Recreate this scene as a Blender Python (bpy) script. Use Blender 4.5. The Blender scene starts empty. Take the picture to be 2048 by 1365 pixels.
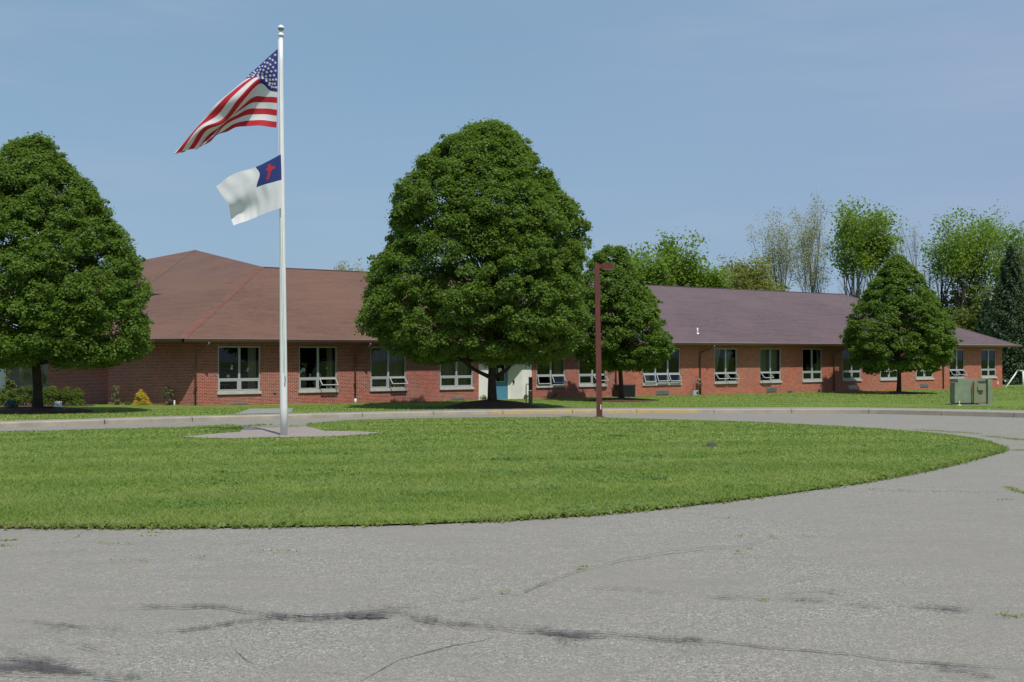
import bpy, math, random
import numpy as np
from mathutils import Vector

random.seed(7)
rng = np.random.default_rng(11)
C = bpy.context.scene.collection
SC = bpy.context.scene

# ------------------------------------------------------------------ camera, sky, sun
F = 2192.0
PITCH = math.atan(26.5 / F)
CAMZ = 1.65
cd = bpy.data.cameras.new("camera")
cam = bpy.data.objects.new("camera", cd)
C.objects.link(cam)
cam.location = (0, 0, CAMZ)
cam.rotation_euler = (math.radians(90) + PITCH, 0, 0)
cd.sensor_width = 36
cd.lens = F / 2048 * 36
cd.clip_end = 5000
cd.clip_start = 0.1
SC.camera = cam

SUN_AZ = math.radians(20.6)      # to the right of straight behind the camera
SUN_EL = math.radians(59)
sun_dir = Vector((math.sin(SUN_AZ) * math.cos(SUN_EL), -math.cos(SUN_AZ) * math.cos(SUN_EL), math.sin(SUN_EL)))
sd = bpy.data.lights.new("sun", 'SUN')
sd.energy = 3.9
sd.angle = math.radians(0.5)
sd.color = (1.0, 0.955, 0.88)
sun = bpy.data.objects.new("sun", sd)
C.objects.link(sun)
sun.rotation_euler = sun_dir.to_track_quat('Z', 'Y').to_euler()
sun.location = (0, 0, 60)

w = bpy.data.worlds.new("World")
SC.world = w
w.use_nodes = True
nt = w.node_tree
bg = nt.nodes["Background"]
sky = nt.nodes.new("ShaderNodeTexSky")
sky.sky_type = 'NISHITA'
sky.sun_disc = False
sky.sun_elevation = SUN_EL
sky.sun_rotation = math.atan2(sun_dir.x, sun_dir.y)
sky.air_density = 1.0
sky.dust_density = 0.6
sky.ozone_density = 2.5
sky.altitude = 100
# very thin high cloud, laid out by direction
tc = nt.nodes.new("ShaderNodeTexCoord")
mp = nt.nodes.new("ShaderNodeMapping")
mp.inputs['Scale'].default_value = (1.2, 1.2, 4.5)
mp.inputs['Rotation'].default_value = (0.0, 0.18, 0.5)
nz = nt.nodes.new("ShaderNodeTexNoise")
nz.inputs['Scale'].default_value = 1.7
nz.inputs['Detail'].default_value = 5
nz.inputs['Roughness'].default_value = 0.5
cr = nt.nodes.new("ShaderNodeMapRange")
cr.inputs['From Min'].default_value = 0.40
cr.inputs['From Max'].default_value = 0.75
cr.inputs['To Min'].default_value = 0.66
cr.inputs['To Max'].default_value = 0.92
mx = nt.nodes.new("ShaderNodeMix")
mx.data_type = 'RGBA'
mx.inputs[7].default_value = (2.45, 3.90, 5.45, 1)
nt.links.new(tc.outputs['Generated'], mp.inputs['Vector'])
nt.links.new(mp.outputs['Vector'], nz.inputs['Vector'])
nt.links.new(nz.outputs['Fac'], cr.inputs['Value'])
nt.links.new(cr.outputs['Result'], mx.inputs[0])
nt.links.new(sky.outputs['Color'], mx.inputs[6])
def sky_layer(prev, scale, rot, sc, lo, hi, amt, col):
    m_ = nt.nodes.new("ShaderNodeMapping"); m_.inputs['Scale'].default_value = sc; m_.inputs['Rotation'].default_value = rot
    n_ = nt.nodes.new("ShaderNodeTexNoise"); n_.inputs['Scale'].default_value = scale; n_.inputs['Detail'].default_value = 6; n_.inputs['Roughness'].default_value = .55
    r_ = nt.nodes.new("ShaderNodeMapRange"); r_.inputs[1].default_value = lo; r_.inputs[2].default_value = hi; r_.inputs[3].default_value = 0; r_.inputs[4].default_value = amt
    x_ = nt.nodes.new("ShaderNodeMix"); x_.data_type = 'RGBA'; x_.inputs[7].default_value = col
    nt.links.new(tc.outputs['Generated'], m_.inputs['Vector']); nt.links.new(m_.outputs[0], n_.inputs['Vector'])
    nt.links.new(n_.outputs['Fac'], r_.inputs[0]); nt.links.new(r_.outputs[0], x_.inputs[0]); nt.links.new(prev, x_.inputs[6])
    return x_.outputs[2]
sx_ = nt.nodes.new("ShaderNodeSeparateXYZ"); nt.links.new(tc.outputs['Generated'], sx_.inputs[0])
gr_ = nt.nodes.new("ShaderNodeMapRange"); gr_.inputs[1].default_value = -.05; gr_.inputs[2].default_value = .45; gr_.inputs[3].default_value = 0; gr_.inputs[4].default_value = .45
nt.links.new(sx_.outputs[0], gr_.inputs[0])
lav = nt.nodes.new("ShaderNodeMix"); lav.data_type = 'RGBA'; lav.inputs[7].default_value = (3.0, 3.75, 5.65, 1)
nt.links.new(gr_.outputs[0], lav.inputs[0]); nt.links.new(mx.outputs[2], lav.inputs[6])
c1 = sky_layer(lav.outputs[2], 1.1, (0, 0, .9), (1, 1, 1.6), .44, .66, .3, (2.85, 3.85, 5.50, 1))
c2 = sky_layer(c1, 2.6, (.1, .28, .4), (.8, 1, 5.5), .46, .72, .5, (3.5, 4.35, 5.75, 1))
nt.links.new(c2, bg.inputs['Color'])
bg.inputs['Strength'].default_value = 0.106
SC.view_settings.view_transform = 'Standard'
SC.view_settings.look = 'None'
SC.view_settings.gamma = 1
SC.view_settings.exposure = 0.0

# ------------------------------------------------------------------ ground heights and lookup of places
TY = [-60, 9, 24, 35, 45, 50, 60, 85, 150, 800]
TZ = [0, 0, -.25, -.5, -.74, -.86, -.9, -1.1, -1.3, -1.6]
def T(Y): return np.interp(Y, TY, TZ)

def ray(x, y):
    x = float(x); y = float(y)
    d = Vector((x - 1024, 0, 0)) + (682.5 - y) * Vector((0, -math.sin(PITCH), math.cos(PITCH))) + F * Vector((0, math.cos(PITCH), math.sin(PITCH)))
    return d
def at(x, y, Y):                       # the place seen at (x, y) standing Y metres away
    d = ray(x, y)
    k = Y / d.y
    return Vector((d.x * k, Y, CAMZ + d.z * k))
def G(x, y, off=0.0):                  # the place on the ground
    d = ray(x, y)
    Y = 30.0
    for _ in range(60):
        z = float(T(Y)) + off
        Y2 = (z - CAMZ) / d.z * d.y
        Y = 0.5 * Y + 0.5 * Y2
    return Vector((d.x / d.y * Y, Y, float(T(Y)) + off))
def on_plane(x, y, p, n):
    d = ray(x, y)
    o = Vector((0, 0, CAMZ))
    return o + d * ((p - o).dot(n) / d.dot(n))

# ------------------------------------------------------------------ helpers
class MB:
    def __init__(s):
        s.v = []; s.f = []; s.m = []; s.uv = []; s.smooth = []
    def quad(s, a, b, c, d, mi=0, uv=None, sm=False):
        i = len(s.v); s.v += [tuple(a), tuple(b), tuple(c), tuple(d)]
        s.f.append((i, i + 1, i + 2, i + 3)); s.m.append(mi); s.uv.append(uv or [(0, 0)] * 4); s.smooth.append(sm)
    def poly(s, pts, mi=0, uv=None):
        i = len(s.v); s.v += [tuple(p) for p in pts]
        s.f.append(tuple(range(i, i + len(pts)))); s.m.append(mi); s.uv.append(uv or [(0, 0)] * len(pts)); s.smooth.append(False)
    def box(s, o, ax, ay, az, mi=0):
        o = Vector(o); ax = Vector(ax); ay = Vector(ay); az = Vector(az)
        p = [o, o + ax, o + ax + ay, o + ay, o + az, o + ax + az, o + ax + ay + az, o + ay + az]
        i = len(s.v); s.v += [tuple(q) for q in p]
        fl = [(0, 3, 2, 1), (4, 5, 6, 7), (0, 1, 5, 4), (1, 2, 6, 5), (2, 3, 7, 6), (3, 0, 4, 7)]
        if ax.cross(ay).dot(az) < 0: fl = [t[::-1] for t in fl]
        for t in fl:
            s.f.append(tuple(i + k for k in t)); s.m.append(mi); s.uv.append([(0, 0)] * 4); s.smooth.append(False)
    def tube(s, pts, rad, n=8, mi=0, caps=True):
        pts = [Vector(p) for p in pts]
        if not hasattr(rad, '__len__'): rad = [rad] * len(pts)
        rings = []; side = None
        for k, p in enumerate(pts):
            t = (pts[min(k + 1, len(pts) - 1)] - pts[max(k - 1, 0)]).normalized()
            if side is None:
                side = t.orthogonal().normalized()
            else:
                side = (side - t * side.dot(t)).normalized()
            b = t.cross(side)
            i = len(s.v); rings.append(i)
            for j in range(n):
                a = 2 * math.pi * j / n
                s.v.append(tuple(p + (side * math.cos(a) + b * math.sin(a)) * rad[k]))
        for k in range(len(pts) - 1):
            for j in range(n):
                s.f.append((rings[k] + j, rings[k] + (j + 1) % n, rings[k + 1] + (j + 1) % n, rings[k + 1] + j))
                s.m.append(mi); s.uv.append([(0, 0)] * 4); s.smooth.append(True)
        if caps:
            for i, rev in ((rings[0], True), (rings[-1], False)):
                q = [i + j for j in range(n)]
                s.f.append(tuple(q[::-1] if rev else q)); s.m.append(mi); s.uv.append([(0, 0)] * n); s.smooth.append(False)
    def lathe(s, c, prof, n=16, mi=0):
        c = Vector(c); rings = []
        for r, z in prof:
            rings.append(len(s.v))
            for j in range(n):
                a = 2 * math.pi * j / n
                s.v.append((c.x + r * math.cos(a), c.y + r * math.sin(a), c.z + z))
        for k in range(len(prof) - 1):
            for j in range(n):
                s.f.append((rings[k] + j, rings[k] + (j + 1) % n, rings[k + 1] + (j + 1) % n, rings[k + 1] + j))
                s.m.append(mi); s.uv.append([(0, 0)] * 4); s.smooth.append(True)
    def build(s, name, mats, parent=None):
        me = bpy.data.meshes.new(name)
        me.from_pydata(s.v, [], s.f)
        if not isinstance(mats, (list, tuple)): mats = [mats]
        for m in mats: me.materials.append(m)
        me.polygons.foreach_set('material_index', s.m)
        me.polygons.foreach_set('use_smooth', s.smooth)
        ul = me.uv_layers.new(name='UVMap')
        flat = [c for u in s.uv for p in u for c in p]
        ul.data.foreach_set('uv', flat)
        me.update()
        o = bpy.data.objects.new(name, me)
        C.objects.link(o)
        if parent is not None: o.parent = parent
        return o

def tag(o, label=None, cat=None, group=None, kind=None):
    if label: o['label'] = label
    if cat: o['category'] = cat
    if group: o['group'] = group
    if kind: o['kind'] = kind
    return o
def empty(name, loc=(0, 0, 0)):
    o = bpy.data.objects.new(name, None)
    o.empty_display_size = 0.3
    C.objects.link(o)
    o.location = loc
    return o
def keep(o, root):                    # parent while keeping world coordinates
    o.parent = root
    o.matrix_parent_inverse = root.matrix_basis.inverted()
    return o
def thing(name, label, cat, loc, parts, group=None):
    r = empty(name, loc)
    r.matrix_basis = r.matrix_basis
    tag(r, label, cat, group)
    for p in parts:
        p.parent = r
        for vv in (0,): p.location = (-loc[0], -loc[1], -loc[2])
    return r

# ------------------------------------------------------------------ materials
def newmat(name):
    m = bpy.data.materials.new(name); m.use_nodes = True
    return m, m.node_tree, m.node_tree.nodes['Principled BSDF']
def lin(r, g, b):
    f = lambda c: ((c / 255 + .055) / 1.055) ** 2.4 if c / 255 > .04045 else c / 255 / 12.92
    return (f(r), f(g), f(b), 1)
def N(nt, t, **kw):
    n = nt.nodes.new(t)
    for k, v in kw.items():
        if k in n.inputs: n.inputs[k].default_value = v
        else: setattr(n, k, v)
    return n
def mixc(nt, fac, a, b, mode='MIX'):
    n = nt.nodes.new('ShaderNodeMix'); n.data_type = 'RGBA'; n.blend_type = mode
    for i, q in ((0, fac), (6, a), (7, b)):
        if hasattr(q, 'type') and hasattr(q, 'node'): nt.links.new(q, n.inputs[i])
        else: n.inputs[i].default_value = q
    return n.outputs[2]
def rangen(nt, v, a, b, c, d):
    n = nt.nodes.new('ShaderNodeMapRange')
    n.inputs[1].default_value = a; n.inputs[2].default_value = b; n.inputs[3].default_value = c; n.inputs[4].default_value = d
    nt.links.new(v, n.inputs[0]); return n.outputs[0]
def noise(nt, scale, detail=3, rough=.5, coord=None, vscale=None):
    if coord is None:
        coord = N(nt, 'ShaderNodeNewGeometry').outputs['Position']
    if vscale:
        m = nt.nodes.new('ShaderNodeMapping'); m.inputs['Scale'].default_value = vscale
        nt.links.new(coord, m.inputs['Vector']); coord = m.outputs[0]
    n = nt.nodes.new('ShaderNodeTexNoise'); n.inputs['Scale'].default_value = scale
    n.inputs['Detail'].default_value = detail; n.inputs['Roughness'].default_value = rough
    nt.links.new(coord, n.inputs['Vector']); return n.outputs['Fac']
def bump(nt, b, h, strength=.3, dist=.01):
    n = nt.nodes.new('ShaderNodeBump'); n.inputs['Strength'].default_value = strength; n.inputs['Distance'].default_value = dist
    nt.links.new(h, n.inputs['Height']); nt.links.new(n.outputs[0], b.inputs['Normal'])
def simple(name, col, rough=.6, var=.12, scale=6, metal=0, spec=.5, bmp=0):
    m, nt, b = newmat(name)
    f = noise(nt, scale, 4, .6)
    dark = tuple(c * (1 - var) for c in col[:3]) + (1,)
    lite = tuple(min(1, c * (1 + var)) for c in col[:3]) + (1,)
    nt.links.new(mixc(nt, rangen(nt, f, .3, .7, 0, 1), dark, lite), b.inputs['Base Color'])
    b.inputs['Roughness'].default_value = rough; b.inputs['Metallic'].default_value = metal
    b.inputs['Specular IOR Level'].default_value = spec
    if bmp: bump(nt, b, noise(nt, scale * 8, 3), bmp, .01)
    return m

def brick_mat(name, c1, c2, mortar, red_noise):
    m, nt, b = newmat(name)
    uv = N(nt, 'ShaderNodeUVMap').outputs[0]
    br = nt.nodes.new('ShaderNodeTexBrick')
    br.offset = .5; br.inputs['Scale'].default_value = 1
    br.inputs['Brick Width'].default_value = .205; br.inputs['Row Height'].default_value = .0677
    br.inputs['Mortar Size'].default_value = .009; br.inputs['Mortar Smooth'].default_value = .3
    br.inputs['Bias'].default_value = -.1
    br.inputs['Color1'].default_value = c1; br.inputs['Color2'].default_value = c2; br.inputs['Mortar'].default_value = mortar
    nt.links.new(uv, br.inputs['Vector'])
    n1 = noise(nt, .55, 4, .6)
    n2 = noise(nt, 5, 3, .5)
    col = mixc(nt, rangen(nt, n1, .35, .65, 0, .5), br.outputs['Color'], red_noise, 'OVERLAY')
    col = mixc(nt, rangen(nt, n2, .3, .7, 0, .15), col, (.12, .05, .04, 1))
    nt.links.new(col, b.inputs['Base Color'])
    b.inputs['Roughness'].default_value = .85
    bump(nt, b, br.outputs['Fac'], -.4, .006)
    return m
def shingle_mat(name, a, c, streak):
    m, nt, b = newmat(name)
    uv = N(nt, 'ShaderNodeUVMap').outputs[0]
    br = nt.nodes.new('ShaderNodeTexBrick')
    br.offset = .37; br.inputs['Brick Width'].default_value = .30; br.inputs['Row Height'].default_value = .145
    br.inputs['Mortar Size'].default_value = .010; br.inputs['Mortar Smooth'].default_value = .5
    br.inputs['Scale'].default_value = 1
    br.inputs['Color1'].default_value = a; br.inputs['Color2'].default_value = c
    br.inputs['Mortar'].default_value = tuple(x * .35 for x in a[:3]) + (1,)
    nt.links.new(uv, br.inputs['Vector'])
    n1 = noise(nt, 1.0, 4, .6, uv, (.35, 2.5, 1))
    n2 = noise(nt, .25, 3, .5)
    n3 = noise(nt, 30, 2, .6, uv, (.4, 1.5, 1))
    col = mixc(nt, rangen(nt, n1, .4, .62, 0, .45), br.outputs['Color'], streak)
    col = mixc(nt, rangen(nt, n3, .4, .7, 0, .4), col, tuple(x * .5 for x in a[:3]) + (1,))
    col = mixc(nt, rangen(nt, n2, .4, .7, 0, .25), col, tuple(min(1, x * 1.45) for x in a[:3]) + (1,))
    nt.links.new(col, b.inputs['Base Color'])
    b.inputs['Roughness'].default_value = .9
    bump(nt, b, br.outputs['Fac'], -.3, .01)
    return m
def leaf_mat(name, a, c, trans=.35, rough=.5):
    m, nt, b = newmat(name)
    at_ = N(nt, 'ShaderNodeAttribute', attribute_name='rnd')
    n1 = noise(nt, .9, 3, .6)
    col = mixc(nt, at_.outputs['Fac'], a, c)
    col = mixc(nt, rangen(nt, n1, .35, .65, 0, .35), col, tuple(x * .62 for x in a[:3]) + (1,))
    nt.links.new(col, b.inputs['Base Color'])
    b.inputs['Roughness'].default_value = rough
    b.inputs['Specular IOR Level'].default_value = .25
    tr = nt.nodes.new('ShaderNodeBsdfTranslucent')
    tcol = mixc(nt, .6, col, (c[0] * 1.7, c[1] * 1.6, c[2] * .5, 1))
    nt.links.new(tcol, tr.inputs['Color'])
    ms = nt.nodes.new('ShaderNodeMixShader'); ms.inputs[0].default_value = trans
    nt.links.new(b.outputs[0], ms.inputs[1]); nt.links.new(tr.outputs[0], ms.inputs[2])
    nt.links.new(ms.outputs[0], nt.nodes['Material Output'].inputs['Surface'])
    return m
def cloth_mat(name, col, trans=.3):
    m, nt, b = newmat(name)
    n1 = noise(nt, 8, 3, .5)
    c = mixc(nt, rangen(nt, n1, .3, .7, 0, .15), col, tuple(x * .75 for x in col[:3]) + (1,))
    nt.links.new(c, b.inputs['Base Color']); b.inputs['Roughness'].default_value = .75
    tr = nt.nodes.new('ShaderNodeBsdfTranslucent'); nt.links.new(c, tr.inputs['Color'])
    ms = nt.nodes.new('ShaderNodeMixShader'); ms.inputs[0].default_value = trans
    nt.links.new(b.outputs[0], ms.inputs[1]); nt.links.new(tr.outputs[0], ms.inputs[2])
    nt.links.new(ms.outputs[0], nt.nodes['Material Output'].inputs['Surface'])
    return m

M = {}
M['brick_l'] = brick_mat('brick_mauve', (.36, .084, .052, 1), (.105, .046, .040, 1), (.56, .39, .32, 1), (.55, .27, .22, 1))
M['brick_r'] = brick_mat('brick_orange', (.50, .118, .044, 1), (.18, .070, .048, 1), (.46, .31, .25, 1), (.56, .32, .24, 1))
M['roof_l'] = shingle_mat('shingles_brown', (.158, .082, .056, 1), (.118, .060, .043, 1), (.180, .096, .064, 1))
M['roof_r'] = shingle_mat('shingles_purple', (.128, .088, .096, 1), (.100, .067, .074, 1), (.150, .100, .105, 1))
M['cap'] = simple('hip_cap_red', (.165, .070, .046, 1), .85, .25, 3)
M['gutter'] = simple('gutter_brown', (.11, .065, .06, 1), .32, .1, 2, 0, .6)
M['trimpink'] = simple('drip_edge', (.42, .33, .31, 1), .4, .08, 2)
M['soffit'] = simple('soffit_brown', (.05, .032, .028, 1), .8, .1, 2)
M['frame'] = simple('window_aluminium', (.42, .45, .45, 1), .45, .06, 3, .2)
M['sill'] = simple('limestone_sill', (.50, .47, .42, 1), .8, .12, 5)
M['white'] = simple('white_paint', (.76, .75, .71, 1), .55, .06, 2)
M['pole'] = simple('pole_white_paint', (.76, .76, .75, 1), .45, .05, 3)
M['metal'] = simple('dull_metal', (.33, .34, .33, 1), .4, .15, 8, .6)
M['door'] = simple('door_blue', (.075, .235, .36, 1), .4, .08, 1.5)
M['doortrim'] = simple('door_glass_trim', (.42, .38, .30, 1), .5, .1, 4)
M['lampred'] = simple('lamp_post_red_brown', (.135, .036, .030, 1), .42, .16, 2.2, 0, .5)
M['green'] = simple('cabinet_green', (.20, .245, .165, 1), .6, .14, 2.6, 0, .3)
M['green_dk'] = simple('cabinet_green_dark', (.055, .075, .05, 1), .6, .14, 3)
M['concrete'] = simple('concrete_pad', (.24, .235, .21, 1), .9, .15, 4, bmp=.3)
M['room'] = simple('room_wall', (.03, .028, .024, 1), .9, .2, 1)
M['black'] = simple('black_paint', (.012, .012, .012, 1), .5, .2, 4)
M['yellow'] = simple('yellow_plastic', (.65, .42, .03, 1), .5, .1, 4)
M['paper'] = simple('white_paper', (.75, .75, .72, 1), .8, .03, 4)
M['mulch'] = simple('mulch', (.085, .042, .026, 1), .95, .5, 14, bmp=.8)
M['bark'] = simple('bark', (.055, .042, .032, 1), .95, .35, 5, bmp=.8)
M['bark_pale'] = simple('bark_pale', (.22, .20, .17, 1), .95, .3, 2, bmp=.4)
M['rock'] = simple('dark_rock', (.06, .055, .05, 1), .9, .3, 8)
M['rust'] = simple('rusty_pipe', (.14, .11, .08, 1), .7, .25, 20, .3)
M['blind'] = cloth_mat('blind_cloth', (.42, .38, .24, 1), .25)
M['furn'] = simple('classroom_furniture', (.30, .25, .15, 1), .6, .2, 2)
M['leaf_a'] = leaf_mat('leaf_maple', (.082, .160, .026, 1), (.175, .268, .046, 1), .42, .6)
M['leaf_b'] = leaf_mat('leaf_fresh', (.14, .24, .03, 1), (.22, .32, .05, 1), .45)
M['leaf_grey'] = leaf_mat('leaf_greygreen', (.25, .28, .17, 1), (.36, .37, .24, 1), .35)
M['leaf_olive'] = leaf_mat('leaf_olive', (.16, .21, .05, 1), (.27, .28, .07, 1), .4)
M['leaf_dark'] = leaf_mat('needle_spruce', (.038, .075, .036, 1), (.075, .12, .055, 1), .15)
M['leaf_yew'] = leaf_mat('needle_yew', (.085, .145, .02, 1), (.16, .22, .035, 1), .3)
M['leaf_gold'] = leaf_mat('needle_gold', (.50, .42, .05, 1), (.70, .55, .08, 1), .3)
M['leaf_rose'] = leaf_mat('leaf_rose', (.16, .20, .10, 1), (.28, .28, .16, 1), .3)
M['leaf_blue'] = leaf_mat('needle_blue', (.10, .17, .13, 1), (.17, .25, .21, 1), .2)

def glass_mat():
    m, nt, b = newmat('window_glass')
    nt.nodes.remove(b)
    tr = N(nt, 'ShaderNodeBsdfTransparent'); tr.inputs[0].default_value = (.82, .86, .84, 1)
    gl = N(nt, 'ShaderNodeBsdfGlossy'); gl.inputs['Roughness'].default_value = .02
    gl.inputs[0].default_value = (.9, .93, .95, 1)
    fr = N(nt, 'ShaderNodeFresnel'); fr.inputs[0].default_value = 1.5
    ms = N(nt, 'ShaderNodeMixShader')
    mm = N(nt, 'ShaderNodeMath', operation='MULTIPLY'); mm.inputs[1].default_value = 1.0
    nt.links.new(fr.outputs[0], mm.inputs[0]); nt.links.new(mm.outputs[0], ms.inputs[0])
    nt.links.new(tr.outputs[0], ms.inputs[1]); nt.links.new(gl.outputs[0], ms.inputs[2])
    nt.links.new(ms.outputs[0], nt.nodes['Material Output'].inputs['Surface'])
    return m
M['glass'] = glass_mat()

def asphalt_mat():
    m, nt, b = newmat('asphalt')
    pos = N(nt, 'ShaderNodeNewGeometry').outputs['Position']
    vo = N(nt, 'ShaderNodeTexVoronoi'); vo.inputs['Scale'].default_value = 105
    nt.links.new(pos, vo.inputs['Vector'])
    sep = N(nt, 'ShaderNodeSeparateColor'); nt.links.new(vo.outputs['Color'], sep.inputs[0])
    ramp = N(nt, 'ShaderNodeValToRGB'); e = ramp.color_ramp.elements
    e[0].position = 0; e[0].color = (.12, .112, .096, 1); e[1].position = 1; e[1].color = (.56, .515, .44, 1)
    k = ramp.color_ramp.elements.new(.45); k.color = (.285, .264, .225, 1)
    k = ramp.color_ramp.elements.new(.8); k.color = (.325, .30, .255, 1)
    nt.links.new(sep.outputs[0], ramp.inputs[0])
    edge = rangen(nt, vo.outputs['Distance'], .3, .9, 0, .35)
    col = mixc(nt, edge, ramp.outputs[0], (.13, .127, .12, 1))
    n1 = noise(nt, .35, 5, .6); n2 = noise(nt, 2.2, 4, .6, None, (.5, 1.6, 1)); n3 = noise(nt, 14, 3, .7)
    col = mixc(nt, rangen(nt, n1, .40, .62, 0, .75), col, (.255, .232, .195, 1))
    col = mixc(nt, rangen(nt, n2, .46, .70, 0, .55), col, (.215, .205, .188, 1))
    col = mixc(nt, rangen(nt, n3, .42, .75, 0, .55), col, (.19, .185, .175, 1))
    nt.links.new(col, b.inputs['Base Color'])
    b.inputs['Roughness'].default_value = .92
    b.inputs['Specular IOR Level'].default_value = .25
    bump(nt, b, n3, .5, .01)
    return m
M['asphalt'] = asphalt_mat()
def stain_mat():
    m, nt, b = newmat('crack_and_tar')
    uv = N(nt, 'ShaderNodeUVMap').outputs[0]
    sx = N(nt, 'ShaderNodeSeparateXYZ'); nt.links.new(uv, sx.inputs[0])   # x: strength, y: -1..1 across
    ab = N(nt, 'ShaderNodeMath', operation='ABSOLUTE'); nt.links.new(sx.outputs[1], ab.inputs[0])
    prof = rangen(nt, ab.outputs[0], 0, 1, 1, 0)
    n1 = noise(nt, 50, 4, .85, None, (.5, 1, 1)); n2 = noise(nt, 2.2, 3, .6)
    mu = N(nt, 'ShaderNodeMath', operation='MULTIPLY'); nt.links.new(prof, mu.inputs[0]); nt.links.new(sx.outputs[0], mu.inputs[1])
    ad = N(nt, 'ShaderNodeMath', operation='ADD'); nt.links.new(mu.outputs[0], ad.inputs[0])
    nt.links.new(rangen(nt, n1, .3, .7, -1.25, .25), ad.inputs[1])
    ad2 = N(nt, 'ShaderNodeMath', operation='ADD'); nt.links.new(ad.outputs[0], ad2.inputs[0])
    nt.links.new(rangen(nt, n2, .35, .65, -.45, .25), ad2.inputs[1])
    al = rangen(nt, ad2.outputs[0], -.1, .6, 0, .68)
    mn = N(nt, 'ShaderNodeMath', operation='MULTIPLY'); nt.links.new(al, mn.inputs[0])
    nt.links.new(rangen(nt, prof, 0, .25, 0, 1), mn.inputs[1])
    nt.links.new(mn.outputs[0], b.inputs['Alpha'])
    b.inputs['Base Color'].default_value = (.095, .09, .087, 1); b.inputs['Roughness'].default_value = .85
    return m
M['stain'] = stain_mat()
def curb_mat(name, paint):
    m, nt, b = newmat(name)
    n1 = noise(nt, 2, 5, .65); n2 = noise(nt, 25, 3, .6)
    col = mixc(nt, rangen(nt, n1, .35, .65, 0, 1), (.42, .365, .285, 1), (.32, .28, .22, 1))
    if paint:
        n3 = noise(nt, 4.5, 5, .75)
        col = mixc(nt, rangen(nt, n3, .44, .56, .15, .85), col, (.55, .36, .10, 1))
    col = mixc(nt, rangen(nt, n2, .4, .7, 0, .3), col, (.24, .21, .17, 1))
    nt.links.new(col, b.inputs['Base Color']); b.inputs['Roughness'].default_value = .9
    bump(nt, b, n2, .3, .01)
    return m
M['curb'] = curb_mat('kerb_concrete', False)
M['curb_y'] = curb_mat('kerb_yellow_paint', True)
def walk_mat(name='sidewalk_concrete', a=(.31, .295, .26, 1), c=(.25, .24, .215, 1)):
    m, nt, b = newmat(name)
    n1 = noise(nt, 1.2, 5, .65); n2 = noise(nt, 30, 3, .6)
    col = mixc(nt, rangen(nt, n1, .35, .65, 0, 1), a, c)
    col = mixc(nt, rangen(nt, n2, .4, .7, 0, .35), col, (.10, .095, .085, 1))
    nt.links.new(col, b.inputs['Base Color']); b.inputs['Roughness'].default_value = .92
    return m
M['walk'] = walk_mat()
def paver_mat():
    m, nt, b = newmat('brick_pavers')
    pos = N(nt, 'ShaderNodeNewGeometry').outputs['Position']
    mpn = N(nt, 'ShaderNodeMapping'); mpn.inputs['Rotation'].default_value = (0, 0, math.radians(-6))
    nt.links.new(pos, mpn.inputs['Vector'])
    br = nt.nodes.new('ShaderNodeTexBrick'); br.inputs['Scale'].default_value = 1
    br.inputs['Brick Width'].default_value = .30; br.inputs['Row Height'].default_value = .15
    br.inputs['Mortar Size'].default_value = .010; br.inputs['Mortar Smooth'].default_value = .4
    br.inputs['Color1'].default_value = (.33, .25, .22, 1); br.inputs['Color2'].default_value = (.30, .275, .25, 1)
    br.inputs['Mortar'].default_value = (.10, .10, .06, 1)
    nt.links.new(mpn.outputs[0], br.inputs['Vector'])
    n1 = noise(nt, 1.1, 4, .6); n2 = noise(nt, 20, 3, .6)
    col = mixc(nt, rangen(nt, n1, .4, .65, 0, .5), br.outputs['Color'], (.35, .285, .25, 1))
    col = mixc(nt, rangen(nt, n2, .45, .7, 0, .3), col, (.17, .16, .13, 1))
    nt.links.new(col, b.inputs['Base Color']); b.inputs['Roughness'].default_value = .9
    return m
M['paver'] = paver_mat()
LA = (.168, .252, .038, 1); LB = (.280, .350, .080, 1); LD = (.105, .20, .024, 1)
def lawn_color(nt, shade=1.0):
    pos = N(nt, 'ShaderNodeNewGeometry').outputs['Position']
    q = lambda c: tuple(x * shade for x in c[:3]) + (1,)
    wv = N(nt, 'ShaderNodeTexWave'); wv.inputs['Scale'].default_value = .13; wv.inputs['Distortion'].default_value = 2.2
    wv.inputs['Detail'].default_value = 2; wv.inputs['Detail Scale'].default_value = 1.5
    mpn = N(nt, 'ShaderNodeMapping'); mpn.inputs['Rotation'].default_value = (0, 0, math.radians(74))
    nt.links.new(pos, mpn.inputs['Vector']); nt.links.new(mpn.outputs[0], wv.inputs['Vector'])
    n1 = noise(nt, .7, 4, .6); n2 = noise(nt, 3.5, 4, .65, None, (.6, 1.3, 1))
    col = mixc(nt, rangen(nt, wv.outputs['Fac'], .1, .9, .1, .75), q(LA), q(LB))
    col = mixc(nt, rangen(nt, n1, .42, .68, 0, .55), col, q((.27, .32, .11, 1)))
    col = mixc(nt, rangen(nt, n2, .45, .7, 0, .65), col, q(LD))
    return col
def lawn_mat():
    m, nt, b = newmat('lawn_turf')
    col = lawn_color(nt, .85)
    n3 = noise(nt, 45, 3, .7)
    col = mixc(nt, rangen(nt, n3, .35, .7, 0, .55), col, (.09, .14, .025, 1))
    nt.links.new(col, b.inputs['Base Color']); b.inputs['Roughness'].default_value = .95
    b.inputs['Specular IOR Level'].default_value = .1
    bump(nt, b, n3, .8, .03)
    return m
M['lawn'] = lawn_mat()
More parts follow.
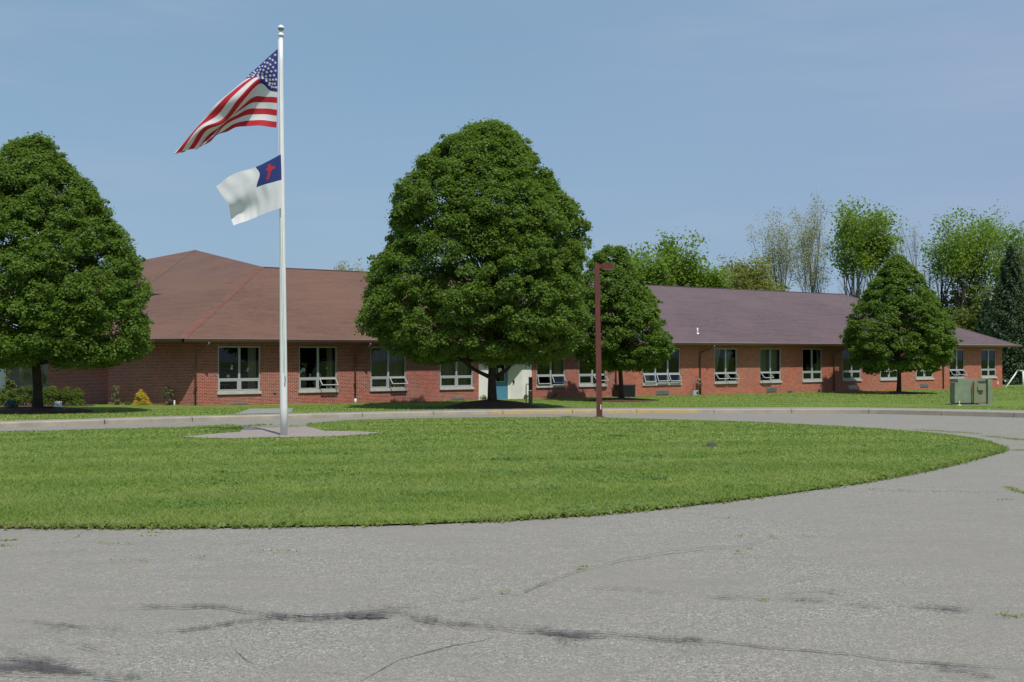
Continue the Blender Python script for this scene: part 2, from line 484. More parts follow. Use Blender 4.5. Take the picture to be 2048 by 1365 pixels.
def blade_mat():
    m, nt, b = newmat('grass_blades')
    at_ = N(nt, 'ShaderNodeAttribute', attribute_name='rnd')
    col = lawn_color(nt, 1.05)
    col = mixc(nt, rangen(nt, at_.outputs['Fac'], .0, 1, 0, .35), col, (.27, .38, .10, 1))
    col = mixc(nt, rangen(nt, at_.outputs['Fac'], .93, 1, 0, .8), col, (.42, .36, .17, 1))
    nt.links.new(col, b.inputs['Base Color']); b.inputs['Roughness'].default_value = .6
    b.inputs['Specular IOR Level'].default_value = .3
    tr = N(nt, 'ShaderNodeBsdfTranslucent'); nt.links.new(col, tr.inputs['Color'])
    ms = N(nt, 'ShaderNodeMixShader'); ms.inputs[0].default_value = .3
    nt.links.new(b.outputs[0], ms.inputs[1]); nt.links.new(tr.outputs[0], ms.inputs[2])
    nt.links.new(ms.outputs[0], nt.nodes['Material Output'].inputs['Surface'])
    return m
M['blade'] = blade_mat()

# ------------------------------------------------------------------ ground, road, kerb, lawns
def struct(o): o['kind'] = 'structure'; return o
g = MB()
gx = [-500, -200, -90, -60, -40, -20, 0, 20, 40, 60, 90, 200, 500]
gy = [-60, 9, 24, 35, 45, 50, 60, 85, 150, 300, 800]
for i in range(len(gx) - 1):
    for j in range(len(gy) - 1):
        g.quad(*[(x, y, float(T(y)) - .10) for x, y in ((gx[i], gy[j]), (gx[i + 1], gy[j]), (gx[i + 1], gy[j + 1]), (gx[i], gy[j + 1]))])
struct(g.build('ground', M['lawn']))

cpx = [(0, 856), (240, 848), (480, 841), (700, 835.5), (980, 829.5), (1240, 827), (1380, 826.9), (1550, 827), (1720, 827.8), (1900, 832), (2048, 836)]
cpt = [G(*p) for p in cpx]
d0 = (cpt[0] - cpt[2]); d0.z = 0; d0.normalize()
d1 = Vector((.60, -.80, 0))
ctrl = [cpt[0] + d0 * 60, cpt[0] + d0 * 25] + cpt + [cpt[-1] + d1 * 5, cpt[-1] + d1 * 20, cpt[-1] + d1 * 60]
def catmull(P, n=12):
    out = []
    for i in range(len(P) - 1):
        p0 = P[max(i - 1, 0)]; p1 = P[i]; p2 = P[i + 1]; p3 = P[min(i + 2, len(P) - 1)]
        for k in range(n):
            t = k / n
            out.append(.5 * ((2 * p1) + (-p0 + p2) * t + (2 * p0 - 5 * p1 + 4 * p2 - p3) * t * t + (-p0 + 3 * p1 - 3 * p2 + p3) * t ** 3))
    out.append(P[-1])
    return out
cur = catmull(ctrl, 10)
# resample every 0.6 m
res = [cur[0]]; acc = 0
for i in range(1, len(cur)):
    a, b_ = cur[i - 1], cur[i]
    L = (b_ - a).length
    n = max(1, int(L / .6))
    for k in range(1, n + 1): res.append(a + (b_ - a) * k / n)
cur = res
for p in cur: p.z = float(T(p.y))
def nrm(i):
    t = cur[min(i + 1, len(cur) - 1)] - cur[max(i - 1, 0)]; t.z = 0; t.normalize()
    return Vector((-t.y, t.x, 0))          # away from the road
NR = [nrm(i) for i in range(len(cur))]
def kh(p): return float(np.interp(p.x, [-15, 8, 16, 30], [.14, .145, .19, .19]))
def sww(p): return float(np.interp(p.x, [-20, -9, 0, 5, 20], [.95, 1.0, 1.35, 1.6, 1.6]))

road = MB()
rows = [0, .03, .07, .12, .18, .25, .33, .42, .5, .58, .66, .74, .82, .9, 1]
st = cur[::3] + [cur[-1]]
for i in range(len(st) - 1):
    for j in range(len(rows) - 1):
        q = []
        for p, r in ((st[i], rows[j]), (st[i + 1], rows[j]), (st[i + 1], rows[j + 1]), (st[i], rows[j + 1])):
            y = -12 + (max(p.y, -11) + .02 + 12) * r
            q.append((p.x, y, float(T(y))))
        road.quad(*q)
struct(road.build('road', M['asphalt']))

curb = MB(); gap = 0
dist = 0; last = 0
for i in range(len(cur) - 1):
    a, b_ = cur[i], cur[i + 1]
    na, nb = NR[i], NR[i + 1]
    L = (b_ - a).length
    ha, hb = kh(a), kh(b_)
    px = 1024 + F * a.x / max(a.y, 1)
    mi = 1 if (965 < px < 1385 and a.y > 20) else 0
    joint = int((dist + L) / 3.0) != int(dist / 3.0)
    bb = a + (b_ - a) * (1 - (.028 / L if joint else 0))
    segs = [(a, bb, na, nb, 0)]
    def prof(p, n, h):
        return [p + Vector((0, 0, -.12)) - n * 0, p + n * .015 + Vector((0, 0, h - .025)), p + n * .04 + Vector((0, 0, h)), p + n * .17 + Vector((0, 0, h + .003)), p + n * .17 + Vector((0, 0, -.12))]
    A = prof(a, na, ha); B = prof(bb, nb, hb)
    for k in range(4): curb.quad(A[k], B[k], B[k + 1], A[k + 1], mi)
    if joint:
        curb.poly(B[::-1], mi)
        A2 = prof(b_ + Vector((0, 0, 0)), nb, hb - .03)
        B2 = [q - Vector((0, 0, .03)) + nb * .03 for q in B]
        for k in range(4): curb.quad(B2[k], A2[k] + nb * .03, A2[k + 1] + nb * .03, B2[k + 1], 2)
    dist += L
struct(curb.build('kerb', [M['curb'], M['curb_y'], simple('joint_grey', (.14, .125, .10, 1), .9)]))
sw = MB()
for i in range(len(cur) - 1):
    a, b_ = cur[i], cur[i + 1]
    for (t0, t1) in ((.17, 1.0),):
        q = []
        for p, n, w_ in ((a, NR[i], t0), (b_, NR[i + 1], t0), (b_, NR[i + 1], t1), (a, NR[i], t1)):
            ww = .172 if w_ == t0 else sww(p)
            s_ = p + n * ww
            s_.z = p.z + kh(p) - .004
            q.append(s_)
        sw.quad(*q)
struct(sw.build('sidewalk', M['walk']))

def lawn_z(x, y): return np.interp(y, TY, TZ) + .15
lw = MB()
st = list(range(0, len(cur), 3))
fr_ = [0, .02, .05, .1, .17, .26, .4, .6, 1]
for a, b_ in zip(st[:-1], st[1:]):
    q0 = cur[a] + NR[a] * (sww(cur[a]) - .01); q1 = cur[b_] + NR[b_] * (sww(cur[b_]) - .01)
    z0 = cur[a].z + kh(cur[a]) - .012; z1 = cur[b_].z + kh(cur[b_]) - .012
    e0 = Vector((q0.x * 2.2 , 260, 0)); e1 = Vector((q1.x * 2.2, 260, 0))
    for j in range(len(fr_) - 1):
        P = []
        for q, e, r, z in ((q0, e0, fr_[j], z0), (q1, e1, fr_[j], z1), (q1, e1, fr_[j + 1], z1), (q0, e0, fr_[j + 1], z0)):
            p = q + (e - q) * r
            k = min(1, r / .02)
            zz = z * (1 - k) + float(lawn_z(p.x, p.y)) * k
            P.append((p.x, p.y, zz))
        lw.quad(*P)
struct(lw.build('lawn', M['lawn']))

# the grass island of the turning circle
ipx = [(0, 1058), (300, 1058), (600, 1055), (850, 1050), (1150, 1034), (1400, 1010), (1600, 985), (1750, 962), (1900, 932), (1975, 913), (2004, 903), (1990, 893), (1940, 880), (1850, 869), (1700, 858), (1500, 848), (1300, 842.5), (1198, 839), (1000, 839.5), (800, 842), (680, 846), (610, 851), (608, 857)]
ipx2 = [(483, 857), (474, 853), (330, 860), (160, 864.5), (0, 870)]
isl = [G(x, y) for x, y in ipx]
isl2 = [G(x, y) for x, y in ipx2]
dl = (isl2[-1] - isl2[-2]); dl.z = 0; dl.normalize()
left = [isl2[-1] + dl * 8, isl2[-1] + dl * 14 + Vector((0, -1.5, 0)), Vector((isl[0].x - 20, 17, 0)), Vector((isl[0].x - 16, 13, 0)), Vector((isl[0].x - 8, 10.9, 0))]
island_poly = catmull(isl[:-1], 5)[:-1] + [isl[-1]] + isl2 + left
padpx = [(362, 885.2), (400, 882.5), (440, 878), (478, 875.5), (487, 869), (486, 864), (483, 855), (520, 852), (560, 851.5), (609, 855), (617, 862), (632, 868), (650, 873), (700, 873.5), (765, 876.5), (730, 881.5), (680, 884.5), (640, 886), (560, 887), (480, 889), (420, 889), (390, 888)]
pad_poly = [G(x, y) for x, y in padpx]
def inpoly(px, py, poly):
    px = np.asarray(px); py = np.asarray(py); r = np.zeros(px.shape, bool)
    n = len(poly)
    for i in range(n):
        x0, y0 = poly[i][0], poly[i][1]; x1, y1 = poly[(i + 1) % n][0], poly[(i + 1) % n][1]
        c = ((y0 > py) != (y1 > py))
        with np.errstate(divide='ignore', invalid='ignore'):
            r ^= c & (px < (x1 - x0) * (py - y0) / (y1 - y0 + 1e-12) + x0)
    return r
def edged(px, py, poly):
    d = np.full(np.shape(px), 1e9)
    n = len(poly)
    for i in range(n):
        ax, ay = poly[i][0], poly[i][1]; bx, by = poly[(i + 1) % n][0], poly[(i + 1) % n][1]
        dx, dy = bx - ax, by - ay; L = dx * dx + dy * dy + 1e-9
        t = np.clip(((px - ax) * dx + (py - ay) * dy) / L, 0, 1)
        d = np.minimum(d, np.hypot(px - ax - t * dx, py - ay - t * dy))
    return d
def island_z(x, y):
    e = edged(x, y, island_poly)
    return np.interp(y, TY, TZ) + .018 + .05 * np.clip(e / .5, 0, 1) + .05 * np.clip(e / 3, 0, 1)
# triangulated grid + rim
import bmesh
from mathutils.geometry import delaunay_2d_cdt
def sheet(name, poly, zf, mat, step=.6, hole=None):
    xs = [p[0] for p in poly]; ys = [p[1] for p in poly]
    X, Y = np.meshgrid(np.arange(min(xs), max(xs), step), np.arange(min(ys), max(ys), step))
    X = X.ravel(); Y = Y.ravel()
    k = inpoly(X, Y, poly) & (edged(X, Y, poly) > step * .4)
    pts = []
    for i in range(len(poly)):
        a = poly[i]; b_ = poly[(i + 1) % len(poly)]
        n = max(1, int(math.hypot(a[0] - b_[0], a[1] - b_[1]) / .35))
        for j in range(n): pts.append(Vector((a[0] + (b_[0] - a[0]) * j / n, a[1] + (b_[1] - a[1]) * j / n)))
    nb = len(pts)
    pts += [Vector((a, b_)) for a, b_ in zip(X[k], Y[k])]
    r = delaunay_2d_cdt(pts, [(i, (i + 1) % nb) for i in range(nb)], [], 1, 1e-4)
    v = np.array([(p.x, p.y) for p in r[0]])
    z = zf(v[:, 0], v[:, 1])
    mb = MB(); mb.v = [(a, b_, float(c)) for (a, b_), c in zip(v, z)]
    mb.f = [tuple(t) for t in r[2]]
    mb.m = [0] * len(mb.f); mb.uv = [[(0, 0)] * len(t) for t in mb.f]; mb.smooth = [True] * len(mb.f)
    return mb.build(name, mat)
struct(sheet('grass_island', island_poly, island_z, M['lawn']))
def pad_z(x, y): return np.where(inpoly(x, y, island_poly), island_z(x, y) + .012, np.interp(y, TY, TZ) + .012)
struct(sheet('paved_pad', pad_poly, pad_z, M['paver'], .3))

# walkways beyond the kerb
def flat_path(name, px, off):
    P = [G(x, y, .15) for x, y in px]
    m = MB(); m.poly([(p.x, p.y, float(lawn_z(p.x, p.y)) + off) for p in P]); return struct(m.build(name, M['walk']))
WALKP = [G(x, y, .15) for x, y in [(470, 829.5), (500, 818.2), (588, 817.2), (582, 826.5)]]
NOGRASS = [((76 - 1024) * 40 / F, 40, 1.9), ((985 - 1024) * 46.6 / F, 46.6, 2.3), ((1242 - 1024) * 56 / F, 56, 1.6), ((1797 - 1024) * 69 / F, 69, 1.5)]
flat_path('walkway', [(470, 829.5), (500, 818.2), (588, 817.2), (582, 826.5)], .012)

# cracks and tar marks in the asphalt
ck = MB()
crng = random.Random(3)
def crack(px, wid, st0=.9, jit=.03):
    if wid >= .05:
        crack1(px, wid * 1.7, st0 * .72, jit); crack1(px, .036, st0 * 1.35, jit)
    else: crack1(px, wid, st0, jit)
NCK = [0]
def crack1(px, wid, st0=.9, jit=.03):
    NCK[0] += 1
    P = []
    for i in range(len(px) - 1):
        a = G(*px[i]); b_ = G(*px[i + 1]); n = max(2, int((b_ - a).length / .12))
        for k in range(n): P.append((a + (b_ - a) * k / n, (i + k / n) / (len(px) - 1)))
    P.append((G(*px[-1]), 1))
    off = 0; Q = []
    for p, t in P:
        off = off * .8 + crng.gauss(0, jit)
        Q.append((p + Vector((off * .4, off, 0)), t))
    for i in range(len(Q) - 1):
        (a, ta), (b_, tb) = Q[i], Q[i + 1]
        d = b_ - a; d.z = 0
        if d.length < 1e-5: continue
        d.normalize(); n = Vector((-d.y, d.x, 0))
        def W(t):
            return (wid * .42 if wid < .05 else wid) * min(1, .25 + 4 * t, .25 + 4 * (1 - t))
        wa, wb = W(ta), W(tb)
        for s0, s1 in ((-1, 0), (0, 1)):
            q = [a + n * wa * s0, b_ + n * wb * s0, b_ + n * wb * s1, a + n * wa * s1]
            q = [(p.x, p.y, float(T(p.y)) + .003 + .00025 * NCK[0]) for p in q]
            if s0 == -1: uv = [(st0, -1), (st0, -1), (st0, 0), (st0, 0)]
            else: uv = [(st0, 0), (st0, 0), (st0, 1), (st0, 1)]
            ck.quad(*q, 0, uv)
crack([(720, 1365), (790, 1325), (870, 1302), (930, 1292), (990, 1278)], .028, 1.3)
crack([(850, 1350), (960, 1362)], .015, 1.2)
crack([(760, 1352), (620, 1338), (520, 1312), (485, 1290)], .022, 1.0)
crack([(150, 1296), (240, 1305), (330, 1312)], .025, .9)
crack([(60, 1240), (200, 1250), (420, 1258), (620, 1250)], .13, .5)
crack([(1020, 1262), (1250, 1284), (1500, 1300)], .16, .5)
crack([(860, 1210), (960, 1195), (1060, 1178), (1100, 1160), (1160, 1140), (1240, 1122), (1330, 1108), (1400, 1098), (1480, 1090), (1560, 1076)], .035, 1.15)
crack([(1080, 1168), (1180, 1172), (1290, 1182), (1400, 1192), (1540, 1198), (1660, 1198), (1760, 1210), (1900, 1218), (2048, 1232)], .085, .75)
crack([(1480, 1105), (1560, 1122), (1640, 1128)], .02, 1.1)
crack([(1560, 1175), (1600, 1160), (1650, 1148)], .025, 1.0)
crack([(1400, 1032), (1460, 1038), (1560, 1046), (1640, 1052)], .03, 1.1)
crack([(1740, 980), (1800, 983), (1900, 985), (2000, 985)], .04, 1.1)
crack([(1660, 1020), (1740, 1012), (1800, 1005)], .03, 1.0)
crack([(30, 1112), (110, 1105), (200, 1096)], .03, 1.1)
crack([(60, 1125), (200, 1126), (320, 1124)], .025, 1.0)
crack([(270, 1090), (400, 1090), (560, 1082)], .03, .9)
crack([(0, 1092), (130, 1085), (165, 1064)], .03, .9)
crack([(0, 1230), (90, 1245), (120, 1250), (260, 1263), (380, 1268)], .03, .9)
crack([(200, 1218), (300, 1216), (420, 1216), (520, 1228), (620, 1240), (740, 1238)], .05, 1.05)
crack([(280, 1270), (380, 1262), (460, 1246), (560, 1236), (680, 1230)], .07, .95)
crack([(540, 1232), (620, 1236), (700, 1233), (800, 1228), (860, 1250), (940, 1254)], .12, .95)
crack([(690, 1230), (740, 1234), (790, 1232)], .055, 1.9)
crack1([(640, 1212), (760, 1214), (880, 1219), (960, 1236), (1060, 1250)], .10, .6)
crack([(700, 1250), (800, 1256), (840, 1262)], .06, .8)
crack([(820, 1230), (920, 1250), (1040, 1262), (1160, 1272), (1280, 1278), (1400, 1285)], .10, 1.1)
crack([(980, 1258), (1100, 1268), (1200, 1276), (1330, 1282), (1480, 1290), (1620, 1303), (1760, 1314), (1900, 1326), (2048, 1340)], .035, 1.8, .02)
crack([(1440, 1292), (1520, 1300), (1560, 1305)], .06, .75)
crack([(1780, 1322), (1860, 1334), (1990, 1365)], .12, .55)
crack([(-40, 1325), (60, 1333), (130, 1342), (190, 1350)], .07, 1.9)
crack([(-40, 1300), (40, 1322), (130, 1338)], .07, .9)
crack([(-40, 1355), (60, 1350), (190, 1352), (290, 1358)], .07, .8)
crack([(0, 1283), (70, 1282), (130, 1290), (210, 1305)], .04, .8)
crack([(1780, 846), (1850, 848), (1960, 849), (2048, 852)], .10, .8)
crack([(1950, 870), (2048, 872)], .08, .6)
crack([(850, 836), (880, 834), (960, 833)], .05, .8)
crack([(1380, 838), (1500, 838), (1640, 840)], .06, .7)
crack([(1560, 1186), (1640, 1180), (1700, 1190)], .1, .55)
crack([(1820, 1212), (1900, 1216), (1960, 1226)], .14, .6)
struct(ck.build('asphalt_cracks', M['stain']))

# ------------------------------------------------------------------ leaves and blades
def rhombi(name, c, nrm_, size, asp, mat, parent=None, tdir=None):
    n = len(c)
    nn = nrm_ / (np.linalg.norm(nrm_, axis=1, keepdims=True) + 1e-9)
    r = rng.normal(size=(n, 3)) if tdir is None else tdir + rng.normal(size=(n, 3)) * .35
    t = r - nn * np.sum(r * nn, axis=1, keepdims=True)
    t /= (np.linalg.norm(t, axis=1, keepdims=True) + 1e-9)
    b = np.cross(nn, t)
    L = size[:, None]
    W = L * asp
    v = np.empty((n, 4, 3))
    v[:, 0] = c - t * L * .5
    v[:, 1] = c + b * W * .5 + nn * L * .06
    v[:, 2] = c + t * L * .5
    v[:, 3] = c - b * W * .5 + nn * L * .06
    me = bpy.data.meshes.new(name)
    me.vertices.add(n * 4); me.vertices.foreach_set('co', v.reshape(-1).astype(np.float32))
    me.loops.add(n * 4); me.loops.foreach_set('vertex_index', np.arange(n * 4, dtype=np.int32))
    me.polygons.add(n); me.polygons.foreach_set('loop_start', np.arange(0, n * 4, 4, dtype=np.int32))
    at_ = me.attributes.new('rnd', 'FLOAT', 'POINT')
    at_.data.foreach_set('value', np.repeat(rng.random(n), 4).astype(np.float32))
    me.materials.append(mat)
    me.update(calc_edges=True)
    o = bpy.data.objects.new(name, me); C.objects.link(o)
    if parent is not None: o.parent = parent
    return o
def blades(name, P, h, wd, mat, lean=.5):
    n = len(P)
    a = rng.random(n) * 2 * math.pi
    side = np.stack([np.cos(a), np.sin(a), np.zeros(n)], 1) * wd[:, None] * .5
    ln = rng.normal(size=(n, 2)) * lean
    tip = P + np.stack([ln[:, 0] * h, ln[:, 1] * h, h], 1)
    v = np.empty((n, 3, 3)); v[:, 0] = P - side; v[:, 1] = P + side; v[:, 2] = tip
    me = bpy.data.meshes.new(name)
    me.vertices.add(n * 3); me.vertices.foreach_set('co', v.reshape(-1).astype(np.float32))
    me.loops.add(n * 3); me.loops.foreach_set('vertex_index', np.arange(n * 3, dtype=np.int32))
    me.polygons.add(n); me.polygons.foreach_set('loop_start', np.arange(0, n * 3, 3, dtype=np.int32))
    at_ = me.attributes.new('rnd', 'FLOAT', 'POINT')
    at_.data.foreach_set('value', np.repeat(rng.random(n), 3).astype(np.float32))
    me.materials.append(mat); me.update(calc_edges=True)
    o = bpy.data.objects.new(name, me); C.objects.link(o)
    o['kind'] = 'stuff'
    return o

# island grass
Ps = []; hs = []; ws = []
for (y0, y1, den, h, wd) in ((9.8, 13, 3600, .030, .0065), (13, 17, 2300, .028, .009), (17, 22, 1200, .027, .013), (22, 29, 420, .028, .025), (29, 37, 240, .028, .034)):
    x0, x1 = -y1 * .50 - 1, min(y1 * .50 + 1, 13)
    n = int((x1 - x0) * (y1 - y0) * den)
    X = rng.uniform(x0, x1, n); Y = rng.uniform(y0, y1, n)
    k = inpoly(X, Y, island_poly) & ~inpoly(X, Y, pad_poly)
    X = X[k]; Y = Y[k]
    e = np.minimum(edged(X, Y, island_poly), edged(X, Y, pad_poly))
    Z = island_z(X, Y)
    Ps.append(np.stack([X, Y, Z], 1))
    tuft = .5 + .5 * np.sin(X * 3.1 + 2 * np.sin(Y * 2.3)) * np.sin(Y * 3.7 + 1.7 * np.sin(X * 1.9))
    hh = h * rng.uniform(.5, 1.25, len(X)) * (1 + .35 * tuft) * (1 + .7 * np.clip(1 - e / .12, 0, 1))
    hs.append(hh); ws.append(wd * rng.uniform(.6, 1.3, len(X)))
tag(blades('grass', np.concatenate(Ps), np.concatenate(hs), np.concatenate(ws), M['blade'], .95), 'mown green grass covering the island inside the turning circle', 'grass')
# dry straw-coloured grass along the near left rim
q_ = [G(float(x), 1056.5 + 1.5 * math.sin(x * .05)) for x in np.linspace(-60, 420, 90)]
D_ = np.array([(p.x + rng.normal() * .05, p.y + abs(rng.normal()) * .09 - .02) for p in q_ for _ in range(26)])
D_ = D_[np.sin(D_[:, 0] * 2.6) + .6 * np.sin(D_[:, 0] * 6.1) + rng.normal(size=len(D_)) * .5 > .1]
m_dry, nt_, b_dry = newmat('dry_grass'); b_dry.inputs['Base Color'].default_value = (.36, .29, .13, 1); b_dry.inputs['Roughness'].default_value = .8
o = blades('dry_grass', np.stack([D_[:, 0], D_[:, 1], np.interp(D_[:, 1], TY, TZ) + .01], 1), rng.uniform(.02, .06, len(D_)), rng.uniform(.006, .012, len(D_)), m_dry, .9)
tag(o, 'dry straw coloured grass along the near left rim of the island', 'grass')
# ragged edge weeds along the near rim and the pad
E = []
def along(poly_pts, per_m, spread):
    for a, b_ in zip(poly_pts[:-1], poly_pts[1:]):
        L = math.hypot(a[0] - b_[0], a[1] - b_[1]); n = int(L * per_m)
        for _ in range(n):
            t = random.random()
            E.append((a[0] + (b_[0] - a[0]) * t + random.gauss(0, spread), a[1] + (b_[1] - a[1]) * t + random.gauss(0, spread)))
rim = catmull(isl[:-1], 5)
along(rim, 260, .05)
along(pad_poly + [pad_poly[0]], 90, .05)
E = np.array(E)
kk = rng.random(len(E)) < (.25 + .75 * (np.sin(E[:, 0] * 1.3) * .5 + .5))
E = E[kk]
z = np.interp(E[:, 1], TY, TZ) + rng.uniform(.01, .05, len(E))
nn = rng.normal(size=(len(E), 3)) * .5 + np.array([0, -.2, 1])
o = rhombi('edge_weeds', np.stack([E[:, 0], E[:, 1], z], 1), nn, rng.uniform(.02, .06, len(E)) * (1 + E[:, 1] / 60), .6, leaf_mat('leaf_weed', (.12, .18, .03, 1), (.20, .26, .06, 1), .3))
tag(o, 'leafy weeds and clover along the ragged rim of the island', 'weeds', kind='stuff')
z = np.interp(E[:, 1], TY, TZ)
o = blades('edge_grass', np.stack([E[:, 0], E[:, 1], z + .005], 1), rng.uniform(.02, .065, len(E)), rng.uniform(.006, .014, len(E)) * (1 + E[:, 1] / 40), M['blade'], .7)
tag(o, 'longer untrimmed grass along the rim of the island', 'grass')
# clover patches
CP = []
for _ in range(90):
    yy = 11 + 20 * random.random() ** 1.3; xx = random.uniform(-.47 * yy, min(.47 * yy, 11)); rr0 = random.uniform(.12, .5)
    m_ = random.randint(30, 110)
    a_ = rng.random(m_) * 2 * math.pi; q_ = rr0 * np.sqrt(rng.random(m_))
    CP.append(np.stack([xx + q_ * np.cos(a_) * 1.5, yy + q_ * np.sin(a_)], 1))
CP = np.concatenate(CP); CP = CP[inpoly(CP[:, 0], CP[:, 1], island_poly) & ~inpoly(CP[:, 0], CP[:, 1], pad_poly)]
o = rhombi('clover', np.stack([CP[:, 0], CP[:, 1], island_z(CP[:, 0], CP[:, 1]) + rng.uniform(.02, .04, len(CP))], 1), rng.normal(size=(len(CP), 3)) * .3 + np.array([0, 0, 1]), rng.uniform(.02, .04, len(CP)) * (1 + CP[:, 1] / 40), .8, leaf_mat('leaf_clover', (.09, .19, .04, 1), (.16, .27, .07, 1), .25))
tag(o, 'small darker clover patches scattered through the mown island lawn', 'clover', kind='stuff')
# tufts that grow in the cracks of the asphalt
W_ = []
def tufts(px, n, sx, sy=.03):
    for _ in range(n):
        i = random.randrange(len(px)); q = G(px[i][0] + random.gauss(0, sx), px[i][1])
        W_.append((q.x, q.y + random.gauss(0, sy)))
tufts([(1840, 860), (1855, 861), (1870, 862), (1885, 863)], 500, 10, .15)
tufts([(1900, 865), (1920, 865), (1935, 866), (1945, 868)], 500, 8, .15)
tufts([(1985, 874), (2015, 877), (2030, 879), (2045, 880)], 900, 10, .2)
tufts([(2035, 901), (2048, 901)], 200, 8, .06)
tufts([(2022, 977), (2036, 983), (2046, 986)], 700, 6, .12)
tufts([(2010, 1000), (2030, 1232), (2015, 1231)], 160, 12, .03)
tufts([(10, 1082), (25, 1081), (5, 1092)], 160, 9, .03)
tufts([(200, 1087), (240, 1088), (300, 1072), (315, 1066)], 120, 12, .02)
tufts([(290, 1121), (240, 1121), (520, 1102), (580, 1103), (410, 1113)], 110, 14, .02)
tufts([(1478, 1104), (1480, 1073), (1555, 1078), (1540, 1073), (1622, 1073), (1500, 1098)], 110, 7, .02)
tufts([(1168, 1135), (1155, 1140), (1010, 1184), (1525, 1200)], 80, 7, .015)
tufts([(1410, 1030), (1460, 1037), (1750, 979), (1800, 981), (1870, 984), (1940, 985)], 160, 14, .02)
for j in range(9):
    yy = 852 + j * 1.5
    tufts([(500 + k * 12, yy) for k in range(9)], 150, 9, .015)
W_ = np.array(W_)
W_ = W_[(W_[:, 1] > 16) | (rng.random(len(W_)) < .45)]
zz = np.interp(W_[:, 1], TY, TZ)
pm = inpoly(W_[:, 0], W_[:, 1], pad_poly)
zz = np.where(pm, pad_z(W_[:, 0], W_[:, 1]), zz)
o = blades('crack_grass', np.stack([W_[:, 0], W_[:, 1], zz], 1), rng.uniform(.006, .022, len(W_)), rng.uniform(.008, .022, len(W_)), M['blade'], 1.0)
tag(o, 'thin grass tufts sprouting from cracks in the asphalt and pavers', 'grass')

# far lawn grass between the kerb and the school
WC = Vector((-14.1, 49.0, 0)); U = Vector((.828, .561, 0)).normalized(); NO = Vector((U.y, -U.x, 0))
n = 260000
X = rng.uniform(-24, 46, n); Y = rng.uniform(30, 90, n)
cx = np.array([p.x for p in cur]); cy = np.array([p.y for p in cur]); cw = np.array([sww(p) for p in cur])
sl = np.gradient(cy, cx)
yb = np.interp(X, cx, cy + cw * np.sqrt(1 + sl ** 2))
s_ = (X - WC.x) * U.x + (Y - WC.y) * U.y
dn = (X - WC.x) * NO.x + (Y - WC.y) * NO.y
k = (Y > yb + .02) & (np.abs(X / Y) < .49) & ((dn > .05) | (s_ < -1) & (Y < 54) | (s_ > 63)) & ~((s_ > 63) & (Y > 92))
for tx, ty, tr_ in NOGRASS: k &= np.hypot(X - tx, Y - ty) > tr_
k &= ~inpoly(X, Y, WALKP)
X = X[k]; Y = Y[k]
Z = lawn_z(X, Y)
o = blades('lawn_grass', np.stack([X, Y, Z], 1), rng.uniform(.015, .045, len(X)), rng.uniform(.03, .06, len(X)), M['blade'], 1.0)
tag(o, 'mown green grass strip between the kerb and the brick school', 'grass')

# ------------------------------------------------------------------ the school
BASE_Z = lambda s: float(lawn_z(0, (WC + U * s).y))
HEAD = 2.01; SILL = -.05; SOFF = 2.19; EAVE = 2.33
OH = .735; OHL = 1.08
def s_of(px):
    r = (px - 1024) / F
    return (WC.x - r * WC.y) / (r * U.y - U.x)
def wp(s, z, out=0.0): return WC + U * s + NO * out + Vector((0, 0, z))
school = empty('school_building', (0, 0, 0))
tag(school, 'long single storey red brick school with brown hipped roofs and aluminium windows', 'building')
school_parts = []
Z = Vector((0, 0, 1))
wins = [(436, 521, 2), (598, 674, 2), (741, 812, 2), (880, 946, 2), (1073, 1130, 2), (1157.6, 1212, 2), (1285.5, 1360.6, 3), (1429, 1474, 2), (1520, 1562, 2), (1605, 1644, 2), (1685, 1722, 2), (1760, 1796, 2), (1832, 1866, 2), (1898.5, 1929, 2), (1962, 1992, 2)]
ops = [(s_of(a), s_of(b_)) for a, b_, n_ in wins]
REC0, REC1, RECD = s_of(979), s_of(1044), .50
def s_in(px, out):
    r = (px - 1024) / F; P0 = WC + NO * out
    return (P0.x - r * P0.y) / (r * U.y - U.x)
REC1B = s_in(1018.5, -RECD)
SE0, SE1 = s_of(957.5), s_of(1063.5)
SEND = 62.4; SPLIT = s_of(1231)
wallL = MB(); wallR = MB()
def wall_piece(s0, s1, z0, z1, out=0, rev=None):
    for (a, b_, m) in ((s0, min(s1, SPLIT), wallL), (max(s0, SPLIT), s1, wallR)):
        if b_ - a < 1e-4: continue
        m.quad(wp(a, z0, out), wp(b_, z0, out), wp(b_, z1, out), wp(a, z1, out), 0, [(a, z0), (b_, z0), (b_, z1), (a, z1)])
cuts = sorted([(a, b_, 'w') for a, b_ in ops] + [(SE0, SE1, 'e')])
s = 0; ZB = -1.6
for a, b_, t in cuts:
    wall_piece(s, a, ZB, SOFF)
    if t == 'w':
        wall_piece(a, b_, ZB, SILL - .02); wall_piece(a, b_, HEAD, SOFF)
        m = wallL if a < SPLIT else wallR
        for q in (a, b_):
            m.quad(wp(q, SILL - .02), wp(q, SILL - .02, -.22), wp(q, HEAD, -.22), wp(q, HEAD), 0, [(0, SILL), (.22, SILL), (.22, HEAD), (0, HEAD)])
        m.quad(wp(a, HEAD), wp(b_, HEAD), wp(b_, HEAD, -.22), wp(a, HEAD, -.22), 0, [(a, 0), (b_, 0), (b_, .2), (a, .2)])
    s = b_
wall_piece(s, SEND, ZB, SOFF)
